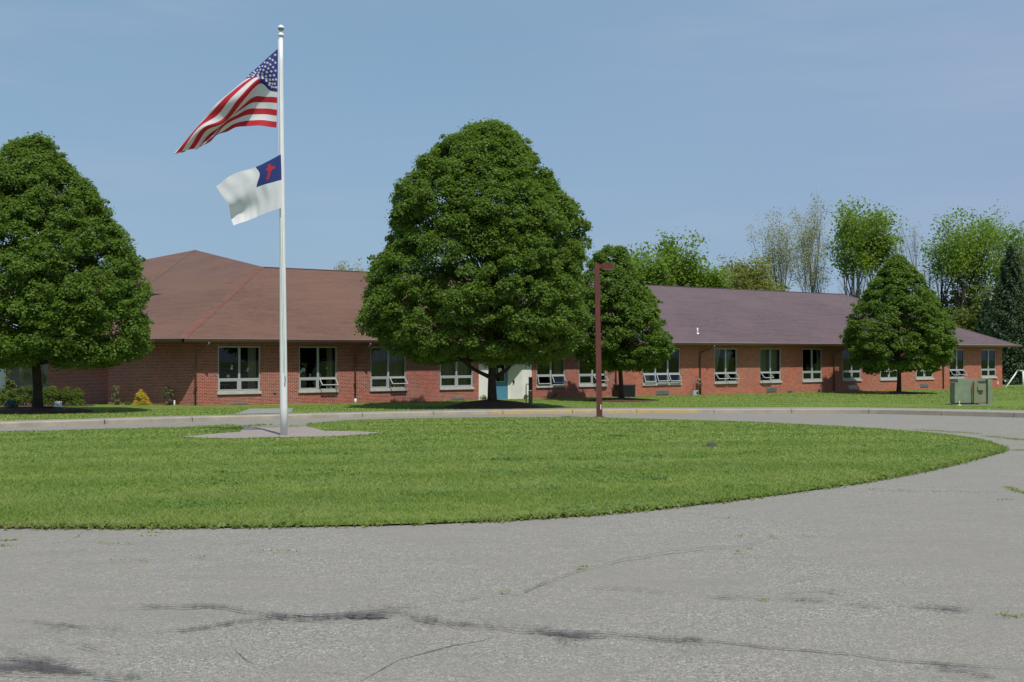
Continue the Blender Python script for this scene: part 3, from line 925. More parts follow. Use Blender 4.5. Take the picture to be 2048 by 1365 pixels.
# right gable-end wall and back wall
def wseg(m, p, q, z0, z1):
    L = (q - p).length
    m.quad(p + Z * z0, q + Z * z0, q + Z * z1, p + Z * z1, 0, [(0, z0), (L, z0), (L, z1), (0, z1)])
BACK = 17.0
wseg(wallR, WC + U * SEND, WC + U * SEND - NO * BACK, ZB, SOFF)
wseg(wallR, WC + U * SEND - NO * BACK, WC + U * SPLIT - NO * BACK, ZB, SOFF)
wseg(wallL, WC + U * SPLIT - NO * BACK, WC - NO * BACK, ZB, SOFF)
# left wing walls
ang = math.radians(60)
UL = Vector((-U.x * math.cos(ang) - NO.x * math.sin(ang), -U.y * math.cos(ang) - NO.y * math.sin(ang), 0)).normalized()
NL = Vector((UL.y * 1, -UL.x, 0))
if NL.y > 0: NL = -NL
LEN1 = 5.35
A0 = WC.copy(); A1 = A0 + UL * LEN1; A2 = A1 - NL * 1.1; A3 = A2 + UL * 5.2; A4 = A3 - NL * 9
for p, q in ((A1, A0), (A1, A2), (A3, A2), (A4, A3)):
    wseg(wallL, p, q, ZB, SOFF + .1)
school_parts += [wallL.build('wall', M['brick_l'], school), wallR.build('wall', M['brick_r'], school)]
school_parts[0]['label'] = 'mauve red brick wall with dark headers'
school_parts[1]['label'] = 'orange red brick wall of the newer wing'

# entrance recess
rec = MB()
zf = -.77
rec.quad(wp(SE0, zf - .5, .0), wp(REC0, zf - .5, .0), wp(REC0, SOFF, .0), wp(SE0, SOFF, .0))
rec.quad(wp(REC1, zf - .5), wp(SE1, zf - .5), wp(SE1, SOFF), wp(REC1, SOFF))
rec.quad(wp(REC0, zf - .5), wp(REC0, zf - .5, -RECD), wp(REC0, SOFF, -RECD), wp(REC0, SOFF))
rec.quad(wp(REC1, zf - .5), wp(REC1, SOFF), wp(REC1B, SOFF, -RECD), wp(REC1B, zf - .5, -RECD))
DS0, DS1 = s_in(986.5, -RECD), s_in(1017, -RECD); DT = 1.36
rec.quad(wp(REC0, zf - .5, -RECD), wp(DS0, zf - .5, -RECD), wp(DS0, SOFF, -RECD), wp(REC0, SOFF, -RECD))
rec.quad(wp(DS1, zf - .5, -RECD), wp(REC1B, zf - .5, -RECD), wp(REC1B, SOFF, -RECD), wp(DS1, SOFF, -RECD))
# seams of the cladding
for q in np.arange(SE0 + .25, REC0, .3): rec.box(wp(q, zf, .0), U * .012, NO * .012, Z * (SOFF - zf))
for q in np.arange(REC1 + .22, SE1, .28): rec.box(wp(q, zf, .0), U * .012, NO * .012, Z * (SOFF - zf))
rec.build('entrance_surround', M['white'], school)
dr = MB()
dr.box(wp(DS0 + .05, zf, -RECD - .06), U * (DS1 - DS0 - .1), NO * .05, Z * .95)
dr.box(wp(DS0 + .05, zf + .95, -RECD - .06), U * .12, NO * .05, Z * .95)
dr.box(wp(DS1 - .23, zf + .95, -RECD - .06), U * .18, NO * .05, Z * .95)
dr.box(wp(DS0 + .05, zf + 1.9, -RECD - .06), U * (DS1 - DS0 - .1), NO * .05, Z * (DT - zf - 1.93 + .03))
dr.box(wp(DS0 + .05, DT + .04, -RECD - .06), U * (DS1 - DS0 - .1), NO * .05, Z * (SOFF - DT - .05))
door = dr.build('door', M['door'], school)
f = MB()
f.box(wp(DS0, zf, -RECD - .05), U * .05, NO * .08, Z * (SOFF - zf)); f.box(wp(DS1 - .05, zf, -RECD - .05), U * .05, NO * .08, Z * (SOFF - zf))
f.box(wp(DS0 + .05, DT - .0, -RECD - .05), U * (DS1 - DS0 - .1), NO * .075, Z * .04)
f.build('door_frame', M['white'], school)
f = MB()
a, b_ = DS0 + .17, DS1 - .23
for bx in ((a, .95, .03, .95), (b_ - .03, .95, .03, .95)): f.box(wp(bx[0], zf + bx[1], -RECD - .03), U * bx[2], NO * .03, Z * bx[3])
for zz_ in (.95, 1.87): f.box(wp(a + .03, zf + zz_, -RECD - .03), U * (b_ - a - .06), NO * .03, Z * .03)
f.build('window_trim', M['doortrim'], door)
f = MB(); f.quad(wp(a, zf + .95, -RECD - .035), wp(b_, zf + .95, -RECD - .035), wp(b_, zf + 1.9, -RECD - .035), wp(a, zf + 1.9, -RECD - .035)); f.build('pane', M['glass'], door)
f = MB(); f.box(wp(a + .16, zf + 1.42, -RECD - .028), U * .22, NO * .003, Z * .26); f.build('notice', M['paper'], door)
f = MB(); f.tube([wp(DS0 + .11, zf + .88, -RECD - .01), wp(DS0 + .11, zf + .88, -RECD + .06)], .035, 8); f.build('handle', M['metal'], door)
f = MB(); f.box(wp(REC0 + .02, zf - .3, -RECD + .04), U * (REC1 - REC0 - .04), NO * (RECD + 1.2), Z * .3); f.build('doorstep', M['concrete'], school)
f = MB(); dq = (REC1 - REC1B) * .35; f.box(wp(REC1B + dq - .05, .10, -RECD + .17), U * .07, NO * .06, Z * .16); f.build('doorbell_box', M['black'], school)

# windows
wrng = random.Random(5)
openmap = {1: [1], 2: [1], 4: [0, 1], 5: [1], 6: [0, 1, 2], 7: [0, 1], 8: [0], 13: [0, 1]}
openang = {(1, 1): 48, (2, 1): 48, (4, 0): 14, (4, 1): 30, (5, 1): 45, (6, 0): 20, (6, 1): 26, (6, 2): 24, (7, 0): 42, (7, 1): 42, (8, 0): 45, (13, 0): 38, (13, 1): 38}
TR = .47
for wi, ((a, b_), (_, _, npan)) in enumerate(zip(ops, wins)):
    f = MB(); fw = .055; dep = .09; back = -.12
    f.box(wp(a + .002, SILL, back), U * fw, NO * dep, Z * (HEAD - SILL - .002))
    f.box(wp(b_ - fw - .002, SILL, back), U * fw, NO * dep, Z * (HEAD - SILL - .002))
    f.box(wp(a + fw, HEAD - fw, back), U * (b_ - a - 2 * fw), NO * dep, Z * (fw - .002))
    f.box(wp(a + fw, SILL, back), U * (b_ - a - 2 * fw), NO * dep, Z * fw)
    xs = [a + (b_ - a) * k / npan for k in range(npan + 1)]
    for q in xs[1:-1]:
        f.box(wp(q - .05, SILL + fw, back), U * .10, NO * (dep + .012), Z * (HEAD - SILL - 2 * fw))
    for k in range(npan):
        q0 = xs[k] + (fw if k == 0 else .05); q1 = xs[k + 1] - (fw if k == npan - 1 else .05)
        f.box(wp(q0, TR, back + .003), U * (q1 - q0), NO * dep, Z * .085)
    win = f.build('window', M['frame'], school)
    si = MB(); si.box(wp(a - .04, SILL - .12, -.16), U * (b_ - a + .08), NO * .235, Z * .118); si.build('sill', M['sill'], win)
    for k in range(npan):
        q0 = xs[k] + (fw if k == 0 else .05); q1 = xs[k + 1] - (fw if k == npan - 1 else .05)
        g1 = MB(); g1.quad(wp(q0, TR + .085, back + .04), wp(q1, TR + .085, back + .04), wp(q1, HEAD - fw, back + .04), wp(q0, HEAD - fw, back + .04)); g1.build('pane', M['glass'], win)
        z0, z1 = SILL + fw, TR
        an = math.radians(openang.get((wi, k), 0))
        hinge = wp(q0, z1 - .005, back + dep + (.02 if an else -.03))
        dv = Vector((0, 0, -1)) * math.cos(an) + NO * math.sin(an)
        nv = NO * math.cos(an) + Z * math.sin(an)
        Ld = z1 - z0 - .01; wd = q1 - q0; t_ = .045
        sa = MB()
        sa.box(hinge + U * .004, U * t_, dv * Ld, nv * .035)
        sa.box(hinge + U * (wd - t_ - .004), U * t_, dv * Ld, nv * .035)
        sa.box(hinge + U * (t_ + .004), U * (wd - 2 * t_ - .008), dv * t_, nv * .035)
        sa.box(hinge + U * (t_ + .004) + dv * (Ld - t_), U * (wd - 2 * t_ - .008), dv * t_, nv * .035)
        if an > .3:
            sa.tube([hinge + U * .02 + dv * Ld * .7, wp(q0 + .02, z0 + .03, back + dep)], .01, 5)
            sa.tube([hinge + U * (wd - .02) + dv * Ld * .7, wp(q1 - .02, z0 + .03, back + dep)], .01, 5)
        sash = sa.build('awning_sash', M['frame'], win)
        h0 = hinge + U * t_ + dv * t_ + nv * .015; h1 = hinge + U * (wd - t_) + dv * t_ + nv * .015
        g2 = MB(); g2.quad(h0 + dv * (Ld - 2 * t_), h1 + dv * (Ld - 2 * t_), h1, h0); g2.build('pane', M['glass'], win)
    # curtains
    def curtain(c0, c1, z0, z1, mat=M['blind'], amp=.035, taper=0, dd=-.30):
        cm = MB(); nn_ = max(8, int((c1 - c0) / .03)); pv = None
        for k in range(nn_ + 1):
            q = c0 + (c1 - c0) * k / nn_
            o_ = dd + amp * math.sin(k * .9 + wi) + amp * .4 * math.sin(k * 2.3)
            q2 = q if not taper else c0 + (q - c0) * taper
            cu = (wp(q2, z0, o_), wp(q, z1, o_))
            if pv: cm.quad(pv[0], cu[0], cu[1], pv[1], 0, None, True)
            pv = cu
        cm.build('curtain', mat, win)
    if wi == 0: curtain(b_ - .50, b_ - .08, SILL - .3, HEAD + .05)
    if wi == 1: curtain(b_ - .42, b_ - .12, SILL - .3, HEAD + .05)
    if wi in (2, 3): curtain(a, b_, SILL - .3, HEAD + .05, amp=.03)
    if wi == 4: curtain(a, a + .28, SILL - .3, HEAD); curtain(b_ - .5, b_, SILL + .5, HEAD)
    if wi == 5: curtain(b_ - .45, b_ - .1, SILL, HEAD); curtain(a, a + .2, SILL, HEAD)
    if wi == 6: curtain(a + .4, a + .8, SILL, HEAD)
    if wi == 7: curtain(a + .05, a + .85, SILL + .4, HEAD, taper=.5); curtain((a + b_) / 2 + .05, b_ - .25, SILL + .4, HEAD, taper=.45)
    if wi == 8: curtain(a, b_, SILL + .55, HEAD, amp=.004); 
    if wi == 9: curtain(b_ - .2, b_, SILL + .4, HEAD)
    if wi == 13: curtain(a, a + .25, SILL, HEAD)
    if wi in (0, 1):
        fm = MB()
        for q in np.arange(a + .2, b_ - .3, .85):
            for dx in (0, .5): fm.box(wp(q + dx, -.6, -1.2), U * .06, NO * .06, Z * .82)
            fm.box(wp(q, .22, -1.2), U * .6, NO * .4, Z * .05)
        fm.build('chair_backs', M['furn'], win)
        st_ = MB()
        spots = [(.68, 1.0, .07), (.70, 1.12, .05), (.52, .66, .08), (1.45, .9, .06), (1.48, 1.0, .05)] if wi == 0 else [(.12, .82, .08), (.28, .92, .11), (.62, .68, .06), (.62, .6, .05), (1.12, .66, .06), (1.12, .58, .05), (1.5, .98, .06)]
        for sx, sz, r_ in spots:
            c = wp(a + sx * .98, sz, back + .032)
            st_ = MB()
            st_.poly([c + U * r_ * math.cos(t) + Z * r_ * math.sin(t) for t in np.linspace(0, 2 * math.pi, 9)[:-1]])
            st_.build('paper_cutout', M['paper'], win)

# dark rooms behind the glass
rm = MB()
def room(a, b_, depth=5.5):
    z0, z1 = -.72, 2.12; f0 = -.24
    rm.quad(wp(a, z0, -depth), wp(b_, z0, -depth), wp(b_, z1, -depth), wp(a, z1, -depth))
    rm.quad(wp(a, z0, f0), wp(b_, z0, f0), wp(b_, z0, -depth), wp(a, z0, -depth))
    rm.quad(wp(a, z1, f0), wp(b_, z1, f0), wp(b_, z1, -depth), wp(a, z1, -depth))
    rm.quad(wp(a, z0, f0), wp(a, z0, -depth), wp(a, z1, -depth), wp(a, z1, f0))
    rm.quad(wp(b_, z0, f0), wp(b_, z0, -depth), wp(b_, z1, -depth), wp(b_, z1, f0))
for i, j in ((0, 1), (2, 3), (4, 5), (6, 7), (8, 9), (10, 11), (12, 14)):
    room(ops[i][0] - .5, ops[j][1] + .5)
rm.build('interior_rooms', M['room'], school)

# vents
def vent(x0, x1, y0, y1):
    a, b_ = s_of(x0), s_of(x1); mid = wp((a + b_) / 2, 0); k = mid.y / F
    zt = CAMZ - (y0 - 709) * k; zb = CAMZ - (y1 - 709) * k
    v = MB(); v.box(wp(a, zb, -.01), U * (b_ - a), NO * .03, Z * (zt - zb))
    for q in np.arange(zb + .02, zt - .02, .035): v.box(wp(a + .02, q, .02), U * (b_ - a - .04), NO * .022, Z * .012)
    v.build('wall_vent', M['metal'], school)
for q in ((463.5, 496, 806.5, 813), (903, 929, 795.5, 801), (1312, 1337.5, 781, 789.5), (1532.5, 1553, 775.5, 784), (1696, 1715, 771, 779), (1839.6, 1856, 768, 774.5), (1574, 1584, 781, 784)): vent(*q)
v = MB(); a = s_of(547); v.box(wp(a, -.15, -.01), U * .13, NO * .06, Z * .1); v.build('outlet_box', M['metal'], school)
v = MB(); a = s_of(1993); v.box(wp(a, -.65, -.01), U * .1, NO * .1, Z * .25); v.build('outlet_box', M['white'], school)
v = MB(); v.box(wp(a + 1.0, -.45, -.01), U * .12, NO * .08, Z * .12); v.build('outlet_box', M['white'], school)
v = MB(); a = s_of(1225); v.box(wp(a, -.42, -.01), U * .2, NO * .12, Z * .32); v.tube([wp(a + .1, -.42, .05), wp(a + .1, -.6, .05)], .025, 6); v.build('meter_box', M['white'], school)

# roof
RD = 9.235
tcorner = (OHL - OH * math.cos(ang)) / math.sin(ang)
EL = wp(-tcorner, EAVE, OH)
SER = 64.0 - .3
ER = wp(SER, EAVE, OH)
ridge_z = 6.41
RL = wp(6.4, ridge_z, OH - RD); RR = wp(SER - RD, ridge_z, OH - RD)
EBR = wp(SER, EAVE, OH - 2 * RD); EBL = wp(-2, EAVE, OH - 2 * RD)
SP = s_of(1080)
def uv_plane(pts, o, du):
    n = (pts[1] - pts[0]).cross(pts[2] - pts[0]).normalized()
    dv = n.cross(du).normalized()
    return [((p - o).dot(du), (p - o).dot(dv)) for p in pts]
rl = MB(); rr = MB()
fe = wp(SP, EAVE, OH); fr = wp(SP, ridge_z, OH - RD); fb = wp(SP, EAVE, OH - 2 * RD)
def rp(m, pts, du): m.poly(pts, 0, uv_plane(pts, pts[0], du))
rp(rl, [EL, fe, fr, RL], U); rp(rl, [fb, EBL, RL, fr], U)
rp(rr, [fe, ER, RR, fr], U); rp(rr, [ER, EBR, RR], -NO); rp(rr, [EBR, fb, fr, RR], U)
# left plane
nlp = UL.cross(RL - EL).normalized()
PL = EL + UL * (LEN1 + 6.5)
Q = on_plane(327, 588, EL, nlp); K = on_plane(230, 606, EL, nlp)
kt = (K - EL)
rp(rl, [PL, EL, RL, Q, K], -UL)
PK = at(390, 500.3, 76)
na = (RL - PK).cross(Q - PK).normalized()
H = on_plane(276, 588, PK, na); E_ = on_plane(560, 545, PK, na)
rl2 = MB()
rp(rl2, [PK, H, Q, RL], UL)
HG = H + UL * 8; HG.z = H.z
HG = Vector((H.x - 13, H.y + 5.0, H.z))
rp(rl2, [PK, HG, H], UL)
TL = at(180, 530, 82)
back1 = Vector((PK.x + 6, PK.y + 13, 3)); back2 = Vector((PK.x - 14, PK.y + 11, 3))
back0 = RL + Vector((3, 9, -4)); rl2.poly([PK, RL, back0]); rl2.poly([PK, back0, back1]); rl2.poly([PK, back1, back2]); rl2.poly([PK, back2, HG])
RO = [rl.build('roof', M['roof_l'], school), rl2.build('roof', M['roof_l'], school), rr.build('roof', M['roof_r'], school)]
RO[1]['label'] = 'taller faceted brown roof rising behind'
RO[0]['label'] = 'brown shingled hipped roof over the older wing'
RO[2]['label'] = 'purple brown shingled roof of the right wing'
# fascia below the taller roof edge
m = MB(); m.quad(H - Z * .28, Q - Z * .10, Q - Z * .01, H - Z * .01); m.quad(HG - Z * .28, H - Z * .28, H - Z * .01, HG - Z * .01); m.build('fascia', M['soffit'], school)
# hip and ridge caps
def cap(m, p, q, wd, up=.012, mi=0):
    d = (q - p).normalized(); sd_ = d.cross(Z).normalized() * wd
    for s0 in (-1, 1):
        a = p + Z * up; b2 = q + Z * up
        dn_ = Z * (-wd * .28)
        m.quad(a, b2, b2 + sd_ * s0 + dn_, a + sd_ * s0 + dn_, mi)
def cap_flat(m, p, q, other_n, wd, up):
    d = (q - p).normalized(); sv = other_n.cross(d).normalized()
    m.quad(p + other_n * up, q + other_n * up, q + sv * wd + other_n * up, p + sv * wd + other_n * up)
nf = U.cross(RL - EL).normalized()
if nf.z < 0: nf = -nf
nl = nlp if nlp.z > 0 else -nlp
m = MB()
dd_ = (RL - EL).normalized()
for n_, sgn in ((nf, 1), (nl, -1)):
    sv = n_.cross(dd_).normalized()
    if sv.dot(U) * sgn < 0: sv = -sv
    wv_ = .10 if sgn > 0 else .34
    m.quad(EL + n_ * .02, RL + n_ * .02, RL + sv * wv_ * .8 + n_ * .02, EL + sv * wv_ + n_ * .02)
m.build('hip_cap', M['cap'], RO[0])
m = MB(); cap(m, RL, fr, .13); m.build('ridge_cap', M['roof_l'], RO[0])
m = MB(); cap(m, fr, RR, .13); cap(m, RR, ER, .12); m.build('ridge_cap', M['roof_r'], RO[2])
m = MB(); cap(m, PK, H, .12); m.build('hip_cap', M['roof_l'], RO[1])

# soffit, fascia, gutter
m = MB()
m.quad(wp(0, SOFF, -.02), wp(SER, SOFF, -.02), wp(SER, SOFF, OH - .02), wp(-tcorner * .98, SOFF, OH - .02))
PLs = PL.copy(); PLs.z = SOFF; ELs = EL.copy(); ELs.z = SOFF
m.quad(A0 + Z * SOFF, ELs + Z * -.002, PLs, PLs - NL * (OHL + 2.5))
m.quad(wp(SEND, SOFF, 0), wp(SER, SOFF, 0), wp(SER, SOFF, -BACK), wp(SEND, SOFF, -BACK))
m.build('soffit', M['soffit'], school)
m = MB()
def gut(p, q, n):
    d = (q - p)
    prof_ = [(.0, -.145), (.07, -.145), (.095, -.10), (.115, -.03), (.125, 0), (.105, 0), (.09, -.03), (0, -.05)]
    for k in range(len(prof_) - 1):
        a, b2 = prof_[k], prof_[k + 1]
        m.quad(p + n * a[0] + Z * a[1], q + n * a[0] + Z * a[1], q + n * b2[0] + Z * b2[1], p + n * b2[0] + Z * b2[1], 0, None)
gut(EL, fe, NO); gut(PL, EL, NL)
m.build('gutter', M['gutter'], school)
m = MB(); gut(fe, ER, NO); gut(ER, EBR, U); m.build('gutter', M['gutter'], school)
m = MB()
m.box(EL + Z * .004 + NO * .0, fe - EL, NO * .128, Z * .018); m.box(fe + Z * .004, ER - fe, NO * .128, Z * .03)
m.box(PL + Z * .004, EL - PL, NL * .128, Z * .018)
m.build('drip_edge', M['trimpink'], school)

# downspouts
def spout(px, pxe):
    a = s_of(px); k = (WC + U * a).y
    # place where the outlet leaves the gutter
    r = (pxe - 1024) / F; E0 = WC + NO * (OH + .06)
    e = (E0.x - r * E0.y) / (r * U.y - U.x)
    g0 = E0 + U * e + Z * (EAVE - .14)
    g1 = g0 - Z * .10
    w1 = wp(a, 1.72, .07); w2 = wp(a, 1.60, .07)
    b3 = wp(a, BASE_Z(a) + .06, .07)
    d_ = MB()
    d_.tube([g0, g1, g1 + (w1 - g1) * .08 - Z * .02, g1 + (w1 - g1) * .92 + Z * .02, w2, b3], .042, 8)
    for zz_ in (.2, 1.3): d_.box(wp(a - .07, zz_, 0), U * .14, NO * .12, Z * .03)
    o = d_.build('downspout', M['gutter'], school)
    return a
spout(390.5, 418)
sa_ = spout(709.6, 741)
v = MB(); v.tube([wp(sa_, BASE_Z(sa_) - .05, .07), wp(sa_, BASE_Z(sa_) + .22, .07)], .06, 8); v.build('drain_collar', M['white'], school)
spout(1230.5, 1262); spout(1399, 1429); spout(1666.5, 1696); spout(1885, 1913)

# ------------------------------------------------------------------ small things by the wall
def vent_pipe():
    p = on_plane(1395, 667, EL, nf)
    m = MB(); m.tube([p - Z * .05, p + Z * .33], .045, 8)
    o1 = m.build('pipe', M['white'])
    m = MB(); m.lathe(p + Z * .0, [(.0, .11), (.06, .10), (.16, -.02), (.17, -.05)], 10); o2 = m.build('flashing', M['metal'])
    keep_parts('roof_vent_pipe', 'small white plumbing vent pipe on the purple brown roof slope', 'vent pipe', p, [o1, o2])
def keep_parts(name, label, cat, loc, parts, group=None):
    r = empty(name, loc); tag(r, label, cat, group)
    for p in parts:
        p.parent = r; p.location = tuple(-c for c in loc)
    return r
vent_pipe()

# gas meter
a = s_of(1387); b0 = BASE_Z(a)
m = MB(); m.tube([wp(a + .35, b0 - .05, .25), wp(a + .35, b0 + .95, .25), wp(a + .15, b0 + 1.0, .25)], .035, 7); m.tube([wp(a - .25, b0 + .2, .25), wp(a - .25, b0 + .6, .25), wp(a - .15, b0 + .72, .25), wp(a + .15, b0 + .72, .25), wp(a + .15, b0 + .45, .25)], .025, 7); m.tube([wp(a + .15, b0 + .65, .25), wp(a + .45, b0 + .65, .25)], .05, 7)
p1 = m.build('pipe', M['rust'])
m = MB(); m.lathe(wp(a + .2, b0 + .86, .25), [(0, .14), (.09, .12), (.11, .02), (.05, -.04), (0, -.05)], 12); p2 = m.build('regulator', simple('meter_green', (.12, .22, .14, 1), .5))
m = MB(); m.box(wp(a - .38, b0 + .0, .16), U * .42, NO * .22, Z * .3); m.box(wp(a - .12, b0 + .07, .38), U * .12, NO * .02, Z * .14, 1); p3 = m.build('meter_body', [M['frame'], M['black']])
keep_parts('gas_meter', 'grey gas meter with pipes and green regulator against the orange brick', 'gas meter', tuple(wp(a, b0, .2)), [p1, p2, p3])

# dark air conditioning unit near the second maple
a = s_of(1223); b0 = BASE_Z(a)
m = MB(); m.box(wp(a, b0 - .02, .15), U * .95, NO * .8, Z * .68)
for k in range(9): m.box(wp(a + .05, b0 + .06 + k * .065, .95), U * .85, NO * .015, Z * .02)
p1 = m.build('housing', M['black'])
m = MB(); m.box(wp(a - .03, b0 + .66, .12), U * 1.01, NO * .86, Z * .05); p2 = m.build('lid', simple('lid_brown', (.10, .05, .045, 1), .6))
keep_parts('air_conditioner', 'low black air conditioning unit in the shade beside a tree trunk', 'air conditioner', tuple(wp(a, b0, .5)), [p1, p2])

# white marker pipe near the left corner
p = A0 + UL * 1.05 + NL * .25; b0 = float(lawn_z(0, p.y))
m = MB(); m.tube([Vector((p.x, p.y, b0 - .05)), Vector((p.x, p.y, b0 + .24))], .035, 8); m.lathe(Vector((p.x, p.y, b0 + .24)), [(.045, 0), (.045, .03), (0, .035)], 8)
tag(m.build('drain_pipe', M['white']), 'short white plastic pipe standing in the grass by the brick corner', 'pipe')

# white garden ornament by the hedge
p = at(117, 810.5, 46.8); p.z = float(lawn_z(0, p.y)) + .04
m = MB()
for dx in (-.11, .05): m.box((p.x + dx - .03, p.y - .06, p.z), (.10, 0, 0), (0, .12, 0), (0, 0, .24))
m.box((p.x - .04, p.y - .055, p.z + .09), (.09, 0, 0), (0, .11, 0), (0, 0, .07))
m.box((p.x - .18, p.y - .09, p.z - .02), (.37, 0, 0), (0, .18, 0), (0, 0, .045))
tag(m.build('garden_block', M['paper']), 'small white H-shaped block ornament in front of the dark hedge', 'ornament')

# post with green box beside the entrance
p = G(1061, 813, .15)
m = MB(); m.box((p.x - .09, p.y - .09, p.z - .1), (.18, 0, 0), (0, .18, 0), (0, 0, .72)); p1 = m.build('post', simple('weathered_post', (.20, .20, .17, 1), .8, .3, 6))
m = MB(); m.box((p.x - .095, p.y - .095, p.z + .40), (.19, 0, 0), (0, .19, 0), (0, 0, .30)); p2 = m.build('yellow_band', simple('yellow_worn', (.35, .29, .05, 1), .7, .3, 8))
m = MB(); m.box((p.x - .085, p.y - .10, p.z + .72), (.17, 0, 0), (0, .2, 0), (0, 0, .60)); p3 = m.build('box', simple('box_green', (.035, .05, .035, 1), .5))
m = MB(); m.tube([(p.x - .20, p.y, p.z - .05), (p.x - .20, p.y, p.z + .92), (p.x - .17, p.y, p.z + 1.0), (p.x + .0, p.y, p.z + 1.0)], .022, 7); p4 = m.build('handrail', M['metal'])
keep_parts('utility_post', 'grey post with dark green box on top and yellow band near the blue door', 'post', tuple(p), [p1, p2, p3, p4])

# pad mounted transformer
p = G(1946, 811, .15); ppm = F / p.y
base = p.copy(); cw_ = 77 / ppm; chh = 52 / ppm
x0 = base.x - cw_ / 2
def bx(m, fx0, fx1, z0, z1, y0, y1, mi=0): m.box((x0 + cw_ * fx0, base.y + y0, base.z + z0), (cw_ * (fx1 - fx0), 0, 0), (0, y1 - y0, 0), (0, 0, z1 - z0), mi)
m = MB(); bx(m, .02, 1.03, -.06, .03, -.12, .9); q1 = m.build('pad', M['concrete'])
m = MB(); bx(m, .07, .52, .10, chh * .87, .18, .75); bx(m, .16, .88, chh * .87, chh, .2, .7); q2 = m.build('tank', M['green'])
m = MB(); bx(m, .53, .64, .10, chh * .90, -.0, .175); bx(m, .64, .86, .11, chh * .885, .06, .175); q3 = m.build('cabinet_door', simple('cabinet_olive', (.21, .215, .13, 1), .6, .12, 3))
m = MB(); bx(m, .885, 1.0, .02, chh * 1.0, -.02, .78); bx(m, .53, .883, .0, .085, .04, .7); bx(m, .07, .525, .0, .085, .22, .7); q4 = m.build('side_panel', M['green'])
m = MB(); bx(m, .62, .78, chh * .58, chh * .72, -.06, .055); q5 = m.build('lock_box', M['green'])
m = MB(); bx(m, .66, .86, chh * .895, chh * .915, .02, .17); bx(m, 0.075, .88, .088, .098, .1, .7); bx(m, .58, .66, .03, .07, -.01, .03); q6 = m.build('shadow_gap', M['black'])  # black strips stand in for the shade in the cabinet's gaps
q6.name = 'painted_gap_shade'
keep_parts('transformer_cabinet', 'green metal utility transformer cabinet on the lawn behind the right kerb', 'utility cabinet', tuple(base), [q1, q2, q3, q4, q5, q6])
p = G(1919, 811.5, .15)
m = MB(); m.lathe(p, [(.10, -.02), (.09, .02), (.03, .06), (0, .065)], 10); q1 = m.build('cap', M['yellow'])
m = MB(); m.tube([p + Z * .03, p + Z * .19], .014, 6); q2 = m.build('rod', M['paper'])
keep_parts('marker_stake', 'white rod marker with a yellow cap in front of the green cabinet', 'marker', tuple(p), [q1, q2])

# white pipe frame beyond the right end of the school
def gp(x, y): return G(x, y, .15)
b1 = gp(2011, 776); top1 = at(2036, 741, b1.y + .9); b2 = gp(2046.5, 779)
m = MB(); m.tube([b1, top1], .055, 8); q1 = m.build('brace', M['paper'])
top2 = Vector((b2.x, b2.y, top1.z)); m = MB(); m.tube([b2, top2], .055, 8); q2 = m.build('leg', M['paper'])
m = MB(); m.tube([top1, top2, top2 + Vector((2.6, .3, 0))], .055, 8); q3 = m.build('crossbar', M['paper'])
m = MB(); m.tube([top2 + Vector((2.6, .3, 0)), Vector((b2.x + 2.9, b2.y + .3, b2.z))], .055, 8); q4 = m.build('leg', M['paper'])
keep_parts('goal_frame', 'white metal pipe frame with a slanted brace on the grass beyond the school', 'play frame', tuple(b1), [q1, q2, q3, q4])

# rock on the island
p = G(1425, 906); p.z = float(island_z(np.array([p.x]), np.array([p.y]))[0])
m = MB()
rr_ = random.Random(2)
m.lathe(p, [(.105, -.02), (.10, .02), (.07, .055), (.03, .07), (0, .072)], 10)
m.v = [(a + rr_.gauss(0, .012), b + rr_.gauss(0, .01), c + rr_.gauss(0, .006)) for a, b, c in m.v]
tag(m.build('stone', M['rock']), 'small dark stone lying alone on the grass island', 'stone')

# distant white building at the far left
pw = at(11, 770, 74)
m = MB(); m.box((pw.x - 14, 74, -1.4), (14, 0, 0), (0, 8, 0), (0, 0, 4.4)); q1 = m.build('wall', M['white'])
m = MB(); m.box((pw.x - 14.3, 73.7, 3.0), (14.6, 0, 0), (0, 8.6, 0), (0, 0, .3)); q2 = m.build('roof', M['roof_l'])
keep_parts('annex_building', 'plain off-white building glimpsed at the left edge behind the shrubs', 'building', (pw.x - 7, 74, -1.2), [q1, q2])

# ------------------------------------------------------------------ lamp post
p = G(1199, 838.5); ppm = F / p.y
lamp_h = 311 / ppm
lean = Vector((-5 / ppm, 0, 0))
m = MB()
hw = .095
for k in range(1):
    b4 = [p + Vector((sx * hw, sy * hw, -.1)) for sx, sy in ((-1, -1), (1, -1), (1, 1), (-1, 1))]
    hw2 = .078
    t4 = [p + lean + Vector((sx * hw2, sy * hw2, lamp_h)) for sx, sy in ((-1, -1), (1, -1), (1, 1), (-1, 1))]
    for j in range(4): m.quad(b4[j], b4[(j + 1) % 4], t4[(j + 1) % 4], t4[j])
    m.quad(*t4)
q1 = m.build('post', M['lampred'])
top = p + lean + Vector((0, 0, lamp_h))
m = MB()
hd = Vector((math.cos(math.radians(-14)), math.sin(math.radians(-14)), 0)); hn = Vector((-hd.y, hd.x, 0))
m.box(top + hd * .215 - hn * .17 + Z * -.205, hd * .36, hn * .34, Z * .195)
q2 = m.build('lamp_head', M['lampred'])
m = MB(); m.box(top + hd * .06 - hn * .05 + Z * -.17, hd * .155, hn * .10, Z * .13); q3 = m.build('arm', M['lampred'])
m = MB(); m.box(top + hd * .245 - hn * .14 + Z * -.212, hd * .30, hn * .28, Z * .006); q4 = m.build('lens', M['sill'])
m = MB(); m.box(p + Vector((.02, -.115, .33)), (.03, 0, 0), (0, .02, 0), (0, 0, .17)); q5 = m.build('tag', M['paper'])
